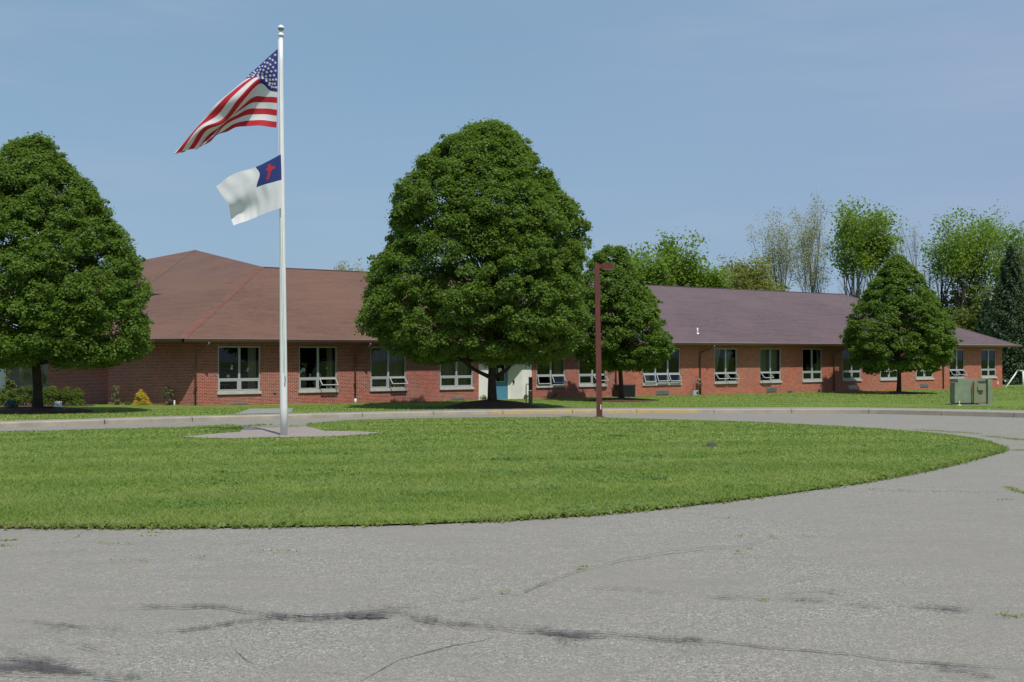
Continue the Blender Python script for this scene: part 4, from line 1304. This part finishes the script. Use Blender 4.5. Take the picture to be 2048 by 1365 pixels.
m = MB(); m.lathe(p, [(.34, -.02), (.26, .05), (.14, .09), (.0, .1)], 14); q6 = m.build('footing', M['mulch'])
keep_parts('lamp_post', 'tall red brown square lamp post with a boxy head at the island edge', 'lamp post', tuple(p), [q1, q2, q3, q4, q5, q6])

# ------------------------------------------------------------------ flagpole
fp = G(568, 882.5); FY = fp.y; ppm = F / FY
topz = at(562, 72, FY); botx = fp.x
def polex(z): return botx + (topz.x - botx) * (z - fp.z) / (topz.z - fp.z)
fpz = float(pad_z(np.array([fp.x]), np.array([fp.y]))[0])
m = MB(); n_ = 14
zs = [fpz - .02 + (topz.z - fpz) * k / n_ for k in range(n_ + 1)]
m.tube([(polex(z), FY, z) for z in zs], [.081 - .040 * max(0, (k / n_ - .15) / .85) for k in range(n_ + 1)], 24)
q1 = m.build('pole', M['pole'])
tt = Vector((polex(topz.z), FY, topz.z))
m = MB(); m.lathe(tt, [(.045, -.02), (.07, 0), (.07, .015), (.055, .05), (.025, .07), (.0, .07)], 16); q2 = m.build('truck', M['pole'])
m = MB(); m.lathe(tt + Z * .06, [(.0, .0), (.008, .0), (.008, .06), (.0, .06)], 8); m.lathe(tt + Z * .17, [(0, -.07), (.03, -.062), (.055, -.04), (.068, -.008)] , 16, 1); m.lathe(tt + Z * .17, [(.072, -.004), (.07, .012), (.055, .045), (.03, .064), (0, .07)], 16); q3 = m.build('finial', [M['pole'], M['metal']])
m = MB()
z_ = at(575, 745, FY).z; z2 = at(575, 772, FY).z
m.tube([(polex(z_) + .04, FY - .075, z_), (polex(z_) + .055, FY - .08, (z_ + z2) / 2), (polex(z2) + .04, FY - .075, z2)], .012, 6)
q4 = m.build('cleat', M['metal'])
m = MB(); m.tube([(polex(topz.z) - .055, FY - .01, topz.z - .02), (polex(4.5) - .075, FY - .05, at(0, 300, FY).z), (polex(z_) + .02, FY - .09, z_)], .004, 5)
m.tube([(polex(topz.z) - .03, FY - .045, topz.z - .02), (polex(z_) + .045, FY - .09, z_)], .004, 5)
q5 = m.build('halyard', M['paper'])
keep_parts('flagpole', 'tall tapered white flagpole standing on the paved pad of the island', 'flagpole', (fp.x, fp.y, fpz), [q1, q2, q3, q4, q5])

M['f_red'] = cloth_mat('flag_red', (.55, .020, .035, 1)); M['f_white'] = cloth_mat('flag_white', (.78, .78, .78, 1)); M['f_blue'] = cloth_mat('flag_blue', (.030, .040, .21, 1))
M['f_white2'] = cloth_mat('flag_white_plain', (.80, .80, .80, 1)); M['f_blue2'] = cloth_mat('flag_royal', (.025, .045, .20, 1))
def cr_w(t):
    return (-.5 * t + t * t - .5 * t ** 3, 1 - 2.5 * t * t + 1.5 * t ** 3, .5 * t + 2 * t * t - 1.5 * t ** 3, -.5 * t * t + .5 * t ** 3)
def interp1(ks, vals, q):
    i = min(max(int(np.searchsorted(ks, q, 'right')) - 1, 0), len(ks) - 2)
    t = (q - ks[i]) / (ks[i + 1] - ks[i])
    w4 = cr_w(t)
    idx = [max(i - 1, 0), i, i + 1, min(i + 2, len(ks) - 1)]
    P = [vals[j] for j in idx]
    if i == 0: P[0] = 2 * vals[0] - vals[1]
    if i == len(ks) - 2: P[3] = 2 * vals[-1] - vals[-2]
    return sum(wk * p for wk, p in zip(w4, P))
def make_surf(us, vs, grid, rip):
    g_ = np.array(grid, float)
    def S(u, v):
        rowp = [interp1(us, g_[j], u) for j in range(len(vs))]
        p = interp1(vs, np.array(rowp), v)
        x, y, d = p
        d += rip(u, v)
        q = at(x, y, FY - .05)
        q.y -= d
        return q
    return S
US = [0, .2, .4, .55, .7, .85, 1]; VS = [0, .25, .5, .62, .8, 1]
grid = [
 [(555.5, 98, 0), (524, 127, 0), (491, 157.5, 0), (474, 184, -.14), (448, 232, -.20), (412, 258, -.16), (366, 302, -.10)],
 [(555.5, 138, 0), (530, 146, .06), (500, 159, .12), (458, 191, .10), (428, 222, .08), (392, 256, .05), (348, 309, 0)],
 [(555, 178, 0), (541, 174, .02), (524, 162, .22), (489, 206, .28), (450, 244, .17), (412, 263, .1), (380, 299, .1)],
 [(554.5, 196, 0), (530, 193, -.06), (505, 194, -.12), (482, 214, -.05), (446, 250, .0), (414, 270, .0), (393, 299, .05)],
 [(554, 225, 0), (525, 220, -.08), (494, 222, -.15), (464, 236, -.12), (437, 257, -.08), (417, 275, -.1), (402, 297, 0)],
 [(553, 256, 0), (522, 252, -.04), (490, 251.5, -.10), (462, 254, -.12), (440, 262, -.12), (426, 275, -.12), (414, 286, -.05)]]
S1 = make_surf(US, VS, grid, lambda u, v: .05 * math.sin(9 * u + 5 * v) * min(1, u * 4) + .025 * math.sin(22 * u - 9 * v) * min(1, u * 3) + .075 * math.sin(17 * (u + .75 * v)) * max(0, min(1, (u - .42) * 4)) + .03 * math.sin(14 * v - 5 * u) * min(1, u * 3))
def cloth(name, S, nu, nv, matf, mats):
    m = MB()
    idx = {}
    for j in range(nv + 1):
        for i in range(nu + 1):
            idx[i, j] = len(m.v); m.v.append(tuple(S(i / nu, j / nv)))
    for j in range(nv):
        for i in range(nu):
            m.f.append((idx[i, j], idx[i + 1, j], idx[i + 1, j + 1], idx[i, j + 1]))
            m.m.append(matf((i + .5) / nu, (j + .5) / nv)); m.uv.append([(0, 0)] * 4); m.smooth.append(True)
    return m.build(name, mats)
def usf(u, v):
    if u < .4 and v < 7 / 13: return 2
    return 0 if int(v * 13) % 2 == 0 else 1
fl = cloth('flag', S1, 75, 78, usf, [M['f_red'], M['f_white'], M['f_blue']])
stars = MB()
for r in range(9):
    for c in range(6 if r % 2 == 0 else 5):
        uu = .4 * ((c * 2 + 1 + (r % 2)) / 12); vv = (7 / 13) * ((r + 1) / 10)
        c0 = S1(uu, vv); du = S1(uu + .01, vv) - c0; dv = S1(uu, vv + .01) - c0
        if du.length < 1e-6 or dv.length < 1e-6: continue
        nn_ = du.cross(dv).normalized()
        R_ = .036
        tu = du.normalized(); tv = nn_.cross(tu)
        for sgn in (1, -1):
            pts = []
            for k in range(10):
                rad_ = R_ if k % 2 == 0 else R_ * .42; an = math.pi / 2 + k * math.pi / 5
                pts.append(c0 + tu * rad_ * math.cos(an) - tv * rad_ * math.sin(an) * -1 + nn_ * .006 * sgn)
            stars.poly([c0 + nn_ * .012 * sgn] and pts)
so = stars.build('stars', M['f_white'], fl)
tag(fl, 'red white and blue striped flag with white stars flying high on the pole', 'flag')

U2 = [0, .17, .34, .67, 1]; V2 = [0, .25, .5, .75, 1]
grid2 = [
 [(564, 311, .12), (540, 324, .12), (513, 336, .10), (470, 350, .10), (434, 374, .08)],
 [(565, 336, .12), (544, 343, .14), (522, 351, .12), (480, 372, .12), (447, 393, .10)],
 [(565.5, 362, .12), (538, 370, .15), (515.5, 377, .10), (482, 397, .10), (460, 412, .10)],
 [(566, 390, .12), (545, 398, .13), (522, 406, .08), (490, 420, -.06), (459, 434, -.09)],
 [(566, 417.5, .12), (545, 424, .12), (522, 432, .09), (496, 443, .07), (469, 452, .10)]]
S2 = make_surf(U2, V2, grid2, lambda u, v: (.015 * math.sin(9 * u - 6 * v + 1) + .005 * math.sin(25 * u + 7 * v)) * min(1, u * 3) + .007 * math.sin(40 * u) * (1 - u) * (.4 + v))
def chf(u, v):
    if u < .34 and v < .5:
        if .15 < u < .21 and .09 < v < .43: return 2
        if .09 < u < .25 and .17 < v < .25: return 2
        return 1
    return 0
f2 = cloth('flag', S2, 50, 50, chf, [M['f_white2'], M['f_blue2'], M['f_red']])
tag(f2, 'plain white flag with a blue corner and red cross flying lower on the pole', 'flag')

# ------------------------------------------------------------------ trees
def crown_points(cx, cy, zb, zt, rl_, rr_, nclump, rclump, inner=.22, seed=1, squash=.72, lumps=.035):
    """clump centres; rl_/rr_ are lists of (t, radius) for the left / right side"""
    R = np.random.default_rng(seed)
    t = 1 - np.sqrt(R.random(nclump) * .985 + .005) if False else R.random(nclump)
    rl = np.interp(t, [a for a, b in rl_], [b for a, b in rl_]); rr = np.interp(t, [a for a, b in rr_], [b for a, b in rr_])
    # favour wide rings
    keep_ = R.random(nclump) < (.3 + .7 * (rl + rr) / (rl + rr).max())
    ph0 = R.random(nclump) * 2 * math.pi
    hole = np.sin(ph0 * 2.3 + t * 7 + seed) * np.sin(t * 17 + ph0 * 1.7 + seed * 2) * np.cos(ph0 * 4.1 - t * 5)
    keep_ &= (hole < .50)
    ph0 = ph0[keep_]
    t = t[keep_]; rl = rl[keep_]; rr = rr[keep_]; n = len(t)
    ph = ph0
    mixf = .5 + .5 * np.cos(ph)
    rad = rl * (1 - mixf) + rr * mixf
    rc = rclump * R.choice([.55, .8, 1.0, 1.25], n) * R.uniform(.85, 1.15, n)
    inn = R.random(n) < inner
    f_ = np.where(inn, R.uniform(.25, .75, n), R.uniform(.86, 1.02, n) + lumps * np.sin(ph * 3 + t * 9 + seed) + .035 * np.sin(ph * 7 - t * 21) + np.where(R.random(n) < .10, R.uniform(.02, .07, n), 0))
    rad = np.maximum(rad - rc * .95, 0.05) * f_
    z = zb + (zt - zb) * t
    z = np.minimum(z, zt - rc * .5 + np.where(R.random(n) < .3, .25, 0))
    P = np.stack([cx + rad * np.cos(ph), cy + rad * np.sin(ph), z], 1)
    # loose sprigs that stand out of the outline
    k = R.choice(n, max(30, n // 9), replace=False)
    rs = rclump * R.uniform(.28, .5, len(k)); ex = rc[k] * .5 + R.uniform(.0, .26, len(k))
    Q2 = P[k] + np.stack([np.cos(ph[k]) * ex, np.sin(ph[k]) * ex, R.uniform(-.05, .28, len(k))], 1)
    P = np.concatenate([P, Q2]); rc = np.concatenate([rc, rs]); n = len(P)
    return P, rc, n
def clump_leaves(P, rc, per, axis_xy, lsize, squash, seed, droop=.35):
    R = np.random.default_rng(seed)
    n = len(P)
    k = np.repeat(np.arange(n), np.maximum(8, (per * np.minimum(1.2, (rc / np.median(rc)) ** 1.6)).astype(int)))
    d = R.normal(size=(len(k), 3)); d /= np.linalg.norm(d, axis=1, keepdims=True)
    # favour the outer and upper half of each clump
    out = P[k] - np.array([axis_xy[0], axis_xy[1], 0]); out[:, 2] = 0
    out /= (np.linalg.norm(out, axis=1, keepdims=True) + 1e-6)
    flip = (np.sum(d * (out * .7 + np.array([0, 0, .9])), axis=1) < -.1) & (R.random(len(k)) < .75)
    d[flip] *= -1
    r = rc[k] * (R.uniform(.35, 1.0, len(k)) ** .5 + np.where(R.random(len(k)) < .16, R.uniform(.05, .45, len(k)), 0))
    q = P[k] + d * r[:, None] * np.array([1, 1, squash])
    q[:, 2] -= droop * rc[k] * (np.abs(d[:, 0]) + np.abs(d[:, 1])) * .4
    nn_ = d * .55 + np.array([0, 0, .75]) + R.normal(size=(len(k), 3)) * .5
    size = lsize * R.uniform(.6, 1.35, len(k))
    return q, nn_, size
def limbs(m, bx_, by_, z0, z1, P, rc, count, r0, seed, trunk_top):
    R = random.Random(seed)
    idx = list(range(len(P))); R.shuffle(idx)
    for i in idx[:count]:
        c = Vector(P[i]); hz = z0 + (c.z - z0) * R.uniform(.25, .75)
        hz = max(z0 + .0, min(hz, trunk_top))
        s_ = Vector((bx_, by_, hz))
        mid = s_ + (c - s_) * .5 + Vector((R.gauss(0, .15), R.gauss(0, .15), R.uniform(-.1, .35)))
        f_ = 1 - (hz - z0) / (z1 - z0 + .01)
        rr0 = r0 * (.12 + .22 * f_)
        m.tube([s_, s_ + (mid - s_) * .5, mid, c], [rr0, rr0 * .8, rr0 * .55, .012], 5, 0, False)
def maple(px, py, Yd, toppx, topy, cb_y, rl_, rr_, nclump, rclump, per, lsize, trunk_w, label, seed, mulch_r=1.6, mulch_h=.22, cat='tree', group='maples in front of the school', fork=None):
    z0 = float(lawn_z(0, Yd)); k = Yd / F
    bx_ = (px - 1024) * k
    zt = CAMZ + (709 - topy) * k; zb = CAMZ + (709 - cb_y) * k
    cx = (toppx - 1024) * k
    P, rc, n = crown_points(bx_, Yd, zb, zt, [(t, (px - r) * k) for t, r in rl_], [(t, (r - px) * k) for t, r in rr_], nclump, rclump, seed=seed)
    q, nn_, size = clump_leaves(P, rc, per, (bx_, Yd), lsize, .7, seed + 1)
    crown = rhombi('crown', q, nn_, size, .62, M['leaf_a'])
    m = MB()
    tw = trunk_w * k / 2
    zt2 = z0 + (zt - z0) * .86
    pts = []; rad = []
    R = random.Random(seed)
    for i in range(10):
        t = i / 9
        pts.append((bx_ + (cx - bx_) * t * t + R.gauss(0, .03) * (t > .1), Yd + R.gauss(0, .03) * (t > .1), z0 - .1 + (zt2 - z0) * t))
        rad.append(tw * ((1.25 if i == 0 else 1.0) * (1 - t) ** .75 + .06))
    m.tube(pts, rad, 12)
    limbs(m, bx_, Yd, zb - .25, zt, P, rc, 85, tw, seed + 3, zt2)
    if fork:
        for sg, ln_, up in fork:
            m.tube([(bx_, Yd, zb - .75), (bx_ + sg * ln_ * .45, Yd - .1, zb - .4), (bx_ + sg * ln_, Yd - .2, zb + up)], [tw * .55, tw * .4, tw * .25], 8)
    trunk = m.build('trunk', M['bark'])
    r = keep_parts('maple_tree', label, cat, (bx_, Yd, z0), [trunk, crown], group)
    mm = MB(); rg = random.Random(seed + 9); nseg = 28
    prof_ = [(mulch_r, -.05), (mulch_r * .9, .05), (mulch_r * .55, mulch_h * .7), (.2, mulch_h), (0, mulch_h)]
    mm.lathe((bx_, Yd, z0), prof_, nseg)
    mm.v = [(a + rg.gauss(0, .04), b + rg.gauss(0, .04), c + rg.gauss(0, .008)) for a, b, c in mm.v]
    ml = mm.build('mulch_ring', M['mulch']); struct(ml)
    return r
maple(985, 808, 46.6, 975, 246, 722,
      [(0, 820), (.06, 760), (.13, 733), (.25, 732), (.38, 745), (.5, 766), (.62, 772), (.7, 782), (.8, 822), (.88, 858), (.95, 905), (1, 950)],
      [(0, 1105), (.06, 1155), (.15, 1176), (.3, 1178), (.45, 1172), (.55, 1176), (.62, 1172), (.68, 1130), (.8, 1095), (.88, 1065), (.95, 1035), (1, 1005)],
      2600, .41, 175, .122, 17, 'largest maple with a broad domed crown, beside the blue entrance door', 21, 2.2, .34,
      fork=[(-1, 1.6, .25), (1, 1.3, .35)])
maple(76, 820, 40.0, 58, 278, 728,
      [(0, -80), (.1, -150), (.25, -165), (.4, -140), (.6, -100), (.75, -70), (.87, -40), (.95, 5), (1, 35)],
      [(0, 245), (.05, 290), (.12, 298), (.25, 296), (.4, 280), (.5, 262), (.6, 238), (.7, 210), (.8, 180), (.9, 130), (.96, 95), (1, 78)],
      2200, .38, 165, .108, 18, 'large maple cut by the left edge, dark trunk above a mulch bed', 33, 2.0, .2)
maple(1242, 800, 56.0, 1215, 495, 738,
      [(0, 1180), (.1, 1145), (.25, 1130), (.45, 1128), (.65, 1140), (.8, 1160), (.92, 1180), (1, 1205)],
      [(0, 1300), (.07, 1335), (.2, 1347), (.35, 1335), (.5, 1322), (.65, 1300), (.8, 1270), (.92, 1245), (1, 1222)],
      950, .34, 125, .130, 9.5, 'middle-sized maple just right of the largest one, behind the red lamp post', 45, 1.7, .16)
maple(1797, 786, 69.0, 1795, 514, 743,
      [(0, 1730), (.08, 1700), (.2, 1687), (.35, 1688), (.5, 1705), (.65, 1725), (.8, 1745), (.92, 1765), (1, 1785)],
      [(0, 1865), (.08, 1895), (.2, 1908), (.35, 1903), (.5, 1893), (.65, 1872), (.8, 1850), (.92, 1825), (1, 1808)],
      1050, .38, 125, .150, 8.5, 'rounded egg-shaped maple standing near the right wing', 57, 1.6, .14)

# woodland trees behind the school
def wood_tree(name, px, Yd, topy, crown_w, base_y, mat, style, seed, label, group='trees behind the school', leaf=.32, nleaf=3500, stems=3, bark='bark_pale', tw=.22):
    R = random.Random(seed); RN = np.random.default_rng(seed)
    k = Yd / F; X = (px - 1024) * k
    z0 = float(lawn_z(0, Yd)); zt = CAMZ + (709 - topy) * k; H_ = zt - z0
    cwid = crown_w * k / 2
    zb = CAMZ + (709 - base_y) * k
    m = MB(); tips = []
    def grow(p, d, L, r, depth):
        n = 3; pts = [p]; q = p
        for i in range(n):
            d = (d + Vector((R.gauss(0, .09), R.gauss(0, .09), R.uniform(0, .07)))).normalized()
            q = q + d * L / n; pts.append(q)
        rend = r * .55
        m.tube(pts, [(r - (r - rend) * i / n) * (.62 if depth > 1 else 1) for i in range(n + 1)], 4 if depth > 1 else 6, 0, False)
        if depth >= 3: 
            tips.extend([pts[-1], pts[-2]]); return
        nb = 4 if depth < 2 else 3
        for i in range(nb):
            t = R.uniform(.4, 1.0); b0_ = pts[min(n, int(t * n))]
            a = R.random() * 2 * math.pi; sp = R.uniform(.3, .65) if style != 'fan' else R.uniform(.22, .5)
            dd2 = (d + Vector((math.cos(a), math.sin(a), 0)) * sp * 1.2).normalized()
            dd2.z = abs(dd2.z) + .2; dd2.normalize()
            grow(b0_, dd2, L * R.uniform(.5, .72), r * .5, depth + 1)
        tips.append(pts[-1])
    for s in range(stems):
        ox = (s - (stems - 1) / 2) * cwid * .5 / max(1, stems - 1) if stems > 1 else 0
        d = Vector((ox / (H_ * .5) * 1.1 + R.gauss(0, .03), R.gauss(0, .05), 1)).normalized()
        grow(Vector((X + ox, Yd + R.gauss(0, .3), z0 - .1)), d, H_ * R.uniform(.42, .52), tw * R.uniform(.7, 1), 0)
    T_ = np.array([tuple(t) for t in tips])
    # fit twigs into the crown outline
    cx = X; sx = cwid / (np.percentile(np.abs(T_[:, 0] - cx), 92) + 1e-6); sx = min(max(sx, .35), 1.6)
    sz = (zt - z0) / (np.percentile(T_[:, 2], 99.5) - z0 + 1e-6)
    def fit(v): return (cx + (v[0] - cx) * (1 + (sx - 1) * min(1, max(0, (v[2] - z0) / (H_ * .4)))), v[1], z0 + (v[2] - z0) * sz)
    m.v = [fit(v) for v in m.v]
    T_ = np.array([fit(t) for t in T_])
    T_ = T_[T_[:, 2] > zb]
    per = max(1, nleaf // len(T_)); kk_ = np.repeat(np.arange(len(T_)), per)
    spread = {'fan': .38, 'leafy': .62, 'bush': .6}[style]
    if style == 'leafy': T_ = T_[RN.random(len(T_)) < .42]
    nleaf = int(nleaf * (2.2 if style == 'leafy' else 3.0)); per = max(1, nleaf // len(T_)); kk_ = np.repeat(np.arange(len(T_)), per)
    q = T_[kk_] + RN.normal(size=(len(kk_), 3)) * spread * np.array([1, 1, .8])
    nn_ = RN.normal(size=(len(kk_), 3)) * .7 + np.array([0, -.2, .8])
    crown = rhombi('crown', q, nn_, leaf * RN.uniform(.5, 1.3, len(kk_)), .6, mat)
    trunk = m.build('trunk', M[bark])
    return keep_parts(name, label, 'tree', (X, Yd, z0), [trunk, crown], group)
B = 'trees behind the school'
wood_tree('broadleaf_tree', 1345, 108, 487, 170, 600, M['leaf_b'], 'leafy', 101, 'bright green rounded tree rising behind the roof, just right of the middle maple', B, .36, 7500, 4)
wood_tree('broadleaf_tree', 1262, 112, 512, 60, 600, M['leaf_grey'], 'fan', 102, 'pale wispy tree half hidden behind the middle maple', B, .25, 900, 2)
wood_tree('broadleaf_tree', 1452, 115, 535, 90, 600, M['leaf_olive'], 'leafy', 103, 'low olive treetop behind the roof ridge beside the bright green tree', B, .32, 2600, 3)
wood_tree('broadleaf_tree', 1508, 112, 516, 80, 600, M['leaf_olive'], 'leafy', 104, 'small yellowish treetop just left of the tall bare-looking trees', B, .32, 2800, 3)
wood_tree('poplar_tree', 1598, 120, 402, 130, 620, M['leaf_grey'], 'fan', 105, 'tall thin-leaved grey-green tree, left one of the airy pair', B, .19, 2600, 2, 'bark_pale', .17)
wood_tree('poplar_tree', 1650, 122, 408, 90, 620, M['leaf_grey'], 'fan', 106, 'tall airy tree with pale twigs beside the deep green one', B, .17, 1600, 1, 'bark_pale', .17)
wood_tree('poplar_tree', 1562, 118, 455, 80, 640, M['leaf_grey'], 'fan', 107, 'shorter wispy tree leaning out at the left of the airy pair', B, .17, 1200, 1, 'bark_pale', .15)
wood_tree('broadleaf_tree', 1712, 116, 415, 72, 545, M['leaf_b'], 'leafy', 108, 'deep green narrow tree above the right hip of the roof', B, .34, 3600, 3)
wood_tree('broadleaf_tree', 1760, 117, 445, 62, 530, M['leaf_b'], 'leafy', 109, 'green tree with a lower spreading top left of the egg-shaped maple', B, .34, 2000, 2)
wood_tree('poplar_tree', 1838, 118, 438, 75, 640, M['leaf_grey'], 'fan', 110, 'nearly bare grey tree above the egg-shaped maple', B, .14, 500, 2, 'bark_pale', .15)
wood_tree('broadleaf_tree', 1892, 112, 438, 60, 555, M['leaf_b'], 'leafy', 111, 'tall green tree with dark trunk right of the egg-shaped maple', B, .30, 2300, 2, 'bark')
wood_tree('broadleaf_tree', 1945, 114, 435, 64, 600, M['leaf_b'], 'leafy', 112, 'tall leafy tree between the dark trunk tree and the spruce', B, .30, 3000, 3, 'bark')
wood_tree('broadleaf_tree', 2006, 116, 430, 48, 580, M['leaf_b'], 'leafy', 113, 'slender green tree rising above the spruce tip', B, .30, 1900, 2, 'bark')
wood_tree('broadleaf_tree', 690, 105, 529, 40, 560, M['leaf_grey'], 'fan', 114, 'tiny treetop peeking over the brown ridge beside the flagpole', B, .22, 400, 2)
wood_tree('broadleaf_tree', 2044, 112, 462, 60, 600, M['leaf_b'], 'leafy', 116, 'leafy green tree at the right edge just behind the large spruce', B, .30, 2300, 2, 'bark')
wood_tree('poplar_tree', 2072, 108, 440, 40, 640, M['leaf_grey'], 'fan', 115, 'bare thin tree cut by the right edge of the picture', B, .14, 400, 2)

def spruce(px, Yd, topy, wpx, seed, label):
    R = np.random.default_rng(seed); k = Yd / F; X = (px - 1024) * k
    z0 = float(lawn_z(0, Yd)); zt = CAMZ + (709 - topy) * k; W = wpx * k / 2
    n = 26000
    t = R.random(n) ** 1.35
    nb = 16; layer = np.floor(t * 26)
    ph = R.random(n) * 2 * math.pi
    arm = np.cos(ph * 7 + layer * 1.7) * .22 + .82
    frac = R.random(n) ** .45
    rad = W * (1 - t) ** .85 * frac * arm + .05
    z = z0 + .4 + (zt - z0 - .4) * t - rad * .22 + R.normal(size=n) * .12
    q = np.stack([X + rad * np.cos(ph), Yd + rad * np.sin(ph), z], 1)
    nn_ = np.stack([np.cos(ph) * .4, np.sin(ph) * .4, np.ones(n)], 1) + R.normal(size=(n, 3)) * .5
    crown = rhombi('crown', q, nn_, .30 * R.uniform(.5, 1.2, n), .4, M['leaf_dark'], None, np.stack([np.cos(ph), np.sin(ph), -.2 * np.ones(n)], 1))
    m = MB(); m.tube([(X, Yd, z0 - .1), (X, Yd, z0 + (zt - z0) * .95)], [.25, .02], 8); tr = m.build('trunk', M['bark'])
    return keep_parts('spruce_tree', label, 'tree', (X, Yd, z0), [tr, crown], 'spruces at the right edge')
spruce(2022, 97, 494, 185, 201, 'dark blue-green spruce at the right edge beyond the school')
spruce(2085, 100, 505, 130, 202, 'second spruce mostly cut off by the right edge')
spruce(1975, 104, 600, 95, 203, 'low dark spruce behind the sloping end of the roof')

# undergrowth at the wood's edge: one mass
n = 45000
R = np.random.default_rng(77)
X = R.uniform(37, 62, n); Y = R.uniform(106, 118, n)
hh = 7.6 + 1.3 * np.sin(X * .7) + .9 * np.sin(X * 1.9 + 1)
Zt = R.random(n) ** .8 * hh
q = np.stack([X, Y, lawn_z(X, Y) + Zt], 1)
nn_ = R.normal(size=(n, 3)) * .6 + np.array([0, -.4, .7])
tag(rhombi('undergrowth', q, nn_, .46 * R.uniform(.5, 1.3, n), .6, leaf_mat('leaf_under', (.06, .10, .02, 1), (.15, .19, .035, 1), .3)), 'tangled green undergrowth at the edge of the wood behind the school', 'undergrowth', kind='stuff')

# ------------------------------------------------------------------ shrubs
def shrub(name, px, py, Yd, w_px, h_px, mat, label, cat='shrub', n=2600, leaf=.06, shape='round', seed=1, group=None, asp=.5, stems=5):
    R = np.random.default_rng(seed); k = Yd / F; X = (px - 1024) * k
    z0 = CAMZ - (py - 709) * k; z0 = float(lawn_z(0, Yd))
    W = w_px * k / 2; Hh = h_px * k
    ncl = 26; t = R.random(ncl)
    if shape == 'round': rad = W * np.sqrt(np.clip(1 - (t * 1.15 - .25) ** 2, 0.05, 1)) * .8
    elif shape == 'cone': rad = W * (1 - t) ** .8 * .95
    elif shape == 'vase': rad = W * (.35 + .65 * t) * .85
    else: rad = W * (.6 + .4 * np.sin(t * 3.1)) * .8
    ph = R.random(ncl) * 2 * math.pi; fr2 = R.uniform(.5, 1, ncl)
    P = np.stack([X + rad * fr2 * np.cos(ph), Yd + rad * fr2 * np.sin(ph) * .8, z0 + Hh * (.06 + .84 * t)], 1)
    rc = np.full(ncl, min(W, Hh) * (.30 if shape != 'vase' else .18)) * R.uniform(.7, 1.25, ncl)
    q, nn_, sz = clump_leaves(P, rc, n // ncl, (X, Yd), leaf, .9, seed, .1)
    q[:, 2] = np.maximum(q[:, 2], z0 + .01)
    crown = rhombi('foliage', q, nn_, sz, asp, mat)
    m = MB(); rg = random.Random(seed)
    for i in range(stems):
        e = P[rg.randrange(ncl)]; m.tube([(X + rg.gauss(0, .04), Yd + rg.gauss(0, .04), z0 - .05), (X + (e[0] - X) * .4, Yd + (e[1] - Yd) * .4, z0 + (e[2] - z0) * .5), tuple(e)], [.02, .014, .006], 5, 0, False)
    st2 = m.build('stems', M['bark'])
    return keep_parts(name, label, cat, (X, Yd, z0), [st2, crown], group)
gH = 'clipped yews of the left bed'
shrub('yew_shrub', 104, 812, 49.4, 62, 37, M['leaf_yew'], 'dark green yew just right of the big trunk, behind the white block', seed=301, n=4200, leaf=.07, group=gH)
shrub('yew_shrub', 142, 813, 49.7, 60, 35, M['leaf_yew'], 'dark green yew nearest the brick wall, right end of the hedge', seed=302, n=4200, leaf=.07, group=gH)
shrub('yew_shrub', 50, 812, 49.0, 50, 42, M['leaf_yew'], 'dark green yew just left of the big trunk', seed=303, n=3600, leaf=.07, group=gH)
shrub('yew_shrub', 12, 812, 48.5, 52, 38, M['leaf_yew'], 'dark green yew at the left edge of the picture', seed=304, n=3600, leaf=.07, group=gH)
shrub('golden_conifer', 283, 812, 49.6, 38, 35, M['leaf_gold'], 'golden yellow conifer shrub against the shaded brick wall', seed=305, n=3600, leaf=.05, shape='cone')
shrub('rose_shrub', 232, 812, 50.4, 22, 42, M['leaf_rose'], 'upright grey-green shrub left of the golden conifer', seed=306, n=1500, leaf=.06, shape='col', group='upright shrubs at the left wall')
shrub('rose_shrub', 337, 812, 49.3, 30, 42, M['leaf_rose'], 'open grey-green shrub right of the golden conifer', seed=307, n=1500, leaf=.06, shape='vase', group='upright shrubs at the left wall')
shrub('low_shrub', 256, 812, 50.0, 14, 9, M['leaf_yew'], 'tiny green mound at the foot of the golden conifer', seed=308, n=500, leaf=.05)
shrub('blue_juniper', 24, 816, 46.0, 30, 16, M['leaf_blue'], 'low blue-green juniper at the left edge in the mulch', seed=309, n=1600, leaf=.06)
shrub('arborvitae', 20, 812, 53, 22, 72, M['leaf_olive'], 'yellow-green upright evergreen behind the yews at far left', seed=310, n=3000, leaf=.08, shape='col')
shrub('weeping_tree', 66, 812, 55, 66, 84, M['leaf_grey'], 'pale weeping tree behind the dark trunk at the left', seed=311, n=4500, leaf=.11, shape='round', asp=.35)
shrub('entrance_shrub', 967, 802, 56.0, 18, 11, M['leaf_olive'], 'yellow-green low shrub left of the trunk by the entrance', seed=312, n=900, leaf=.05)
shrub('entrance_shrub', 1052, 802, 58.0, 11, 10, M['leaf_olive'], 'small grassy plant right of the blue door beside the post', seed=313, n=500, leaf=.05)
shrub('entrance_shrub', 1107, 802, 60.2, 16, 12, M['leaf_yew'], 'shaded low green shrub below the first window right of the door', seed=314, n=800, leaf=.05)
# mulch bed at the left
bp = [G(x, y, .15) for x, y in ((-120, 824), (-20, 819), (60, 816), (150, 814.5), (188, 813.5), (190, 811.5), (100, 808), (-60, 806))]
struct(sheet('mulch_bed', bp, lambda x, y: lawn_z(x, y) + .05, M['mulch'], .4))
print('faces ready')
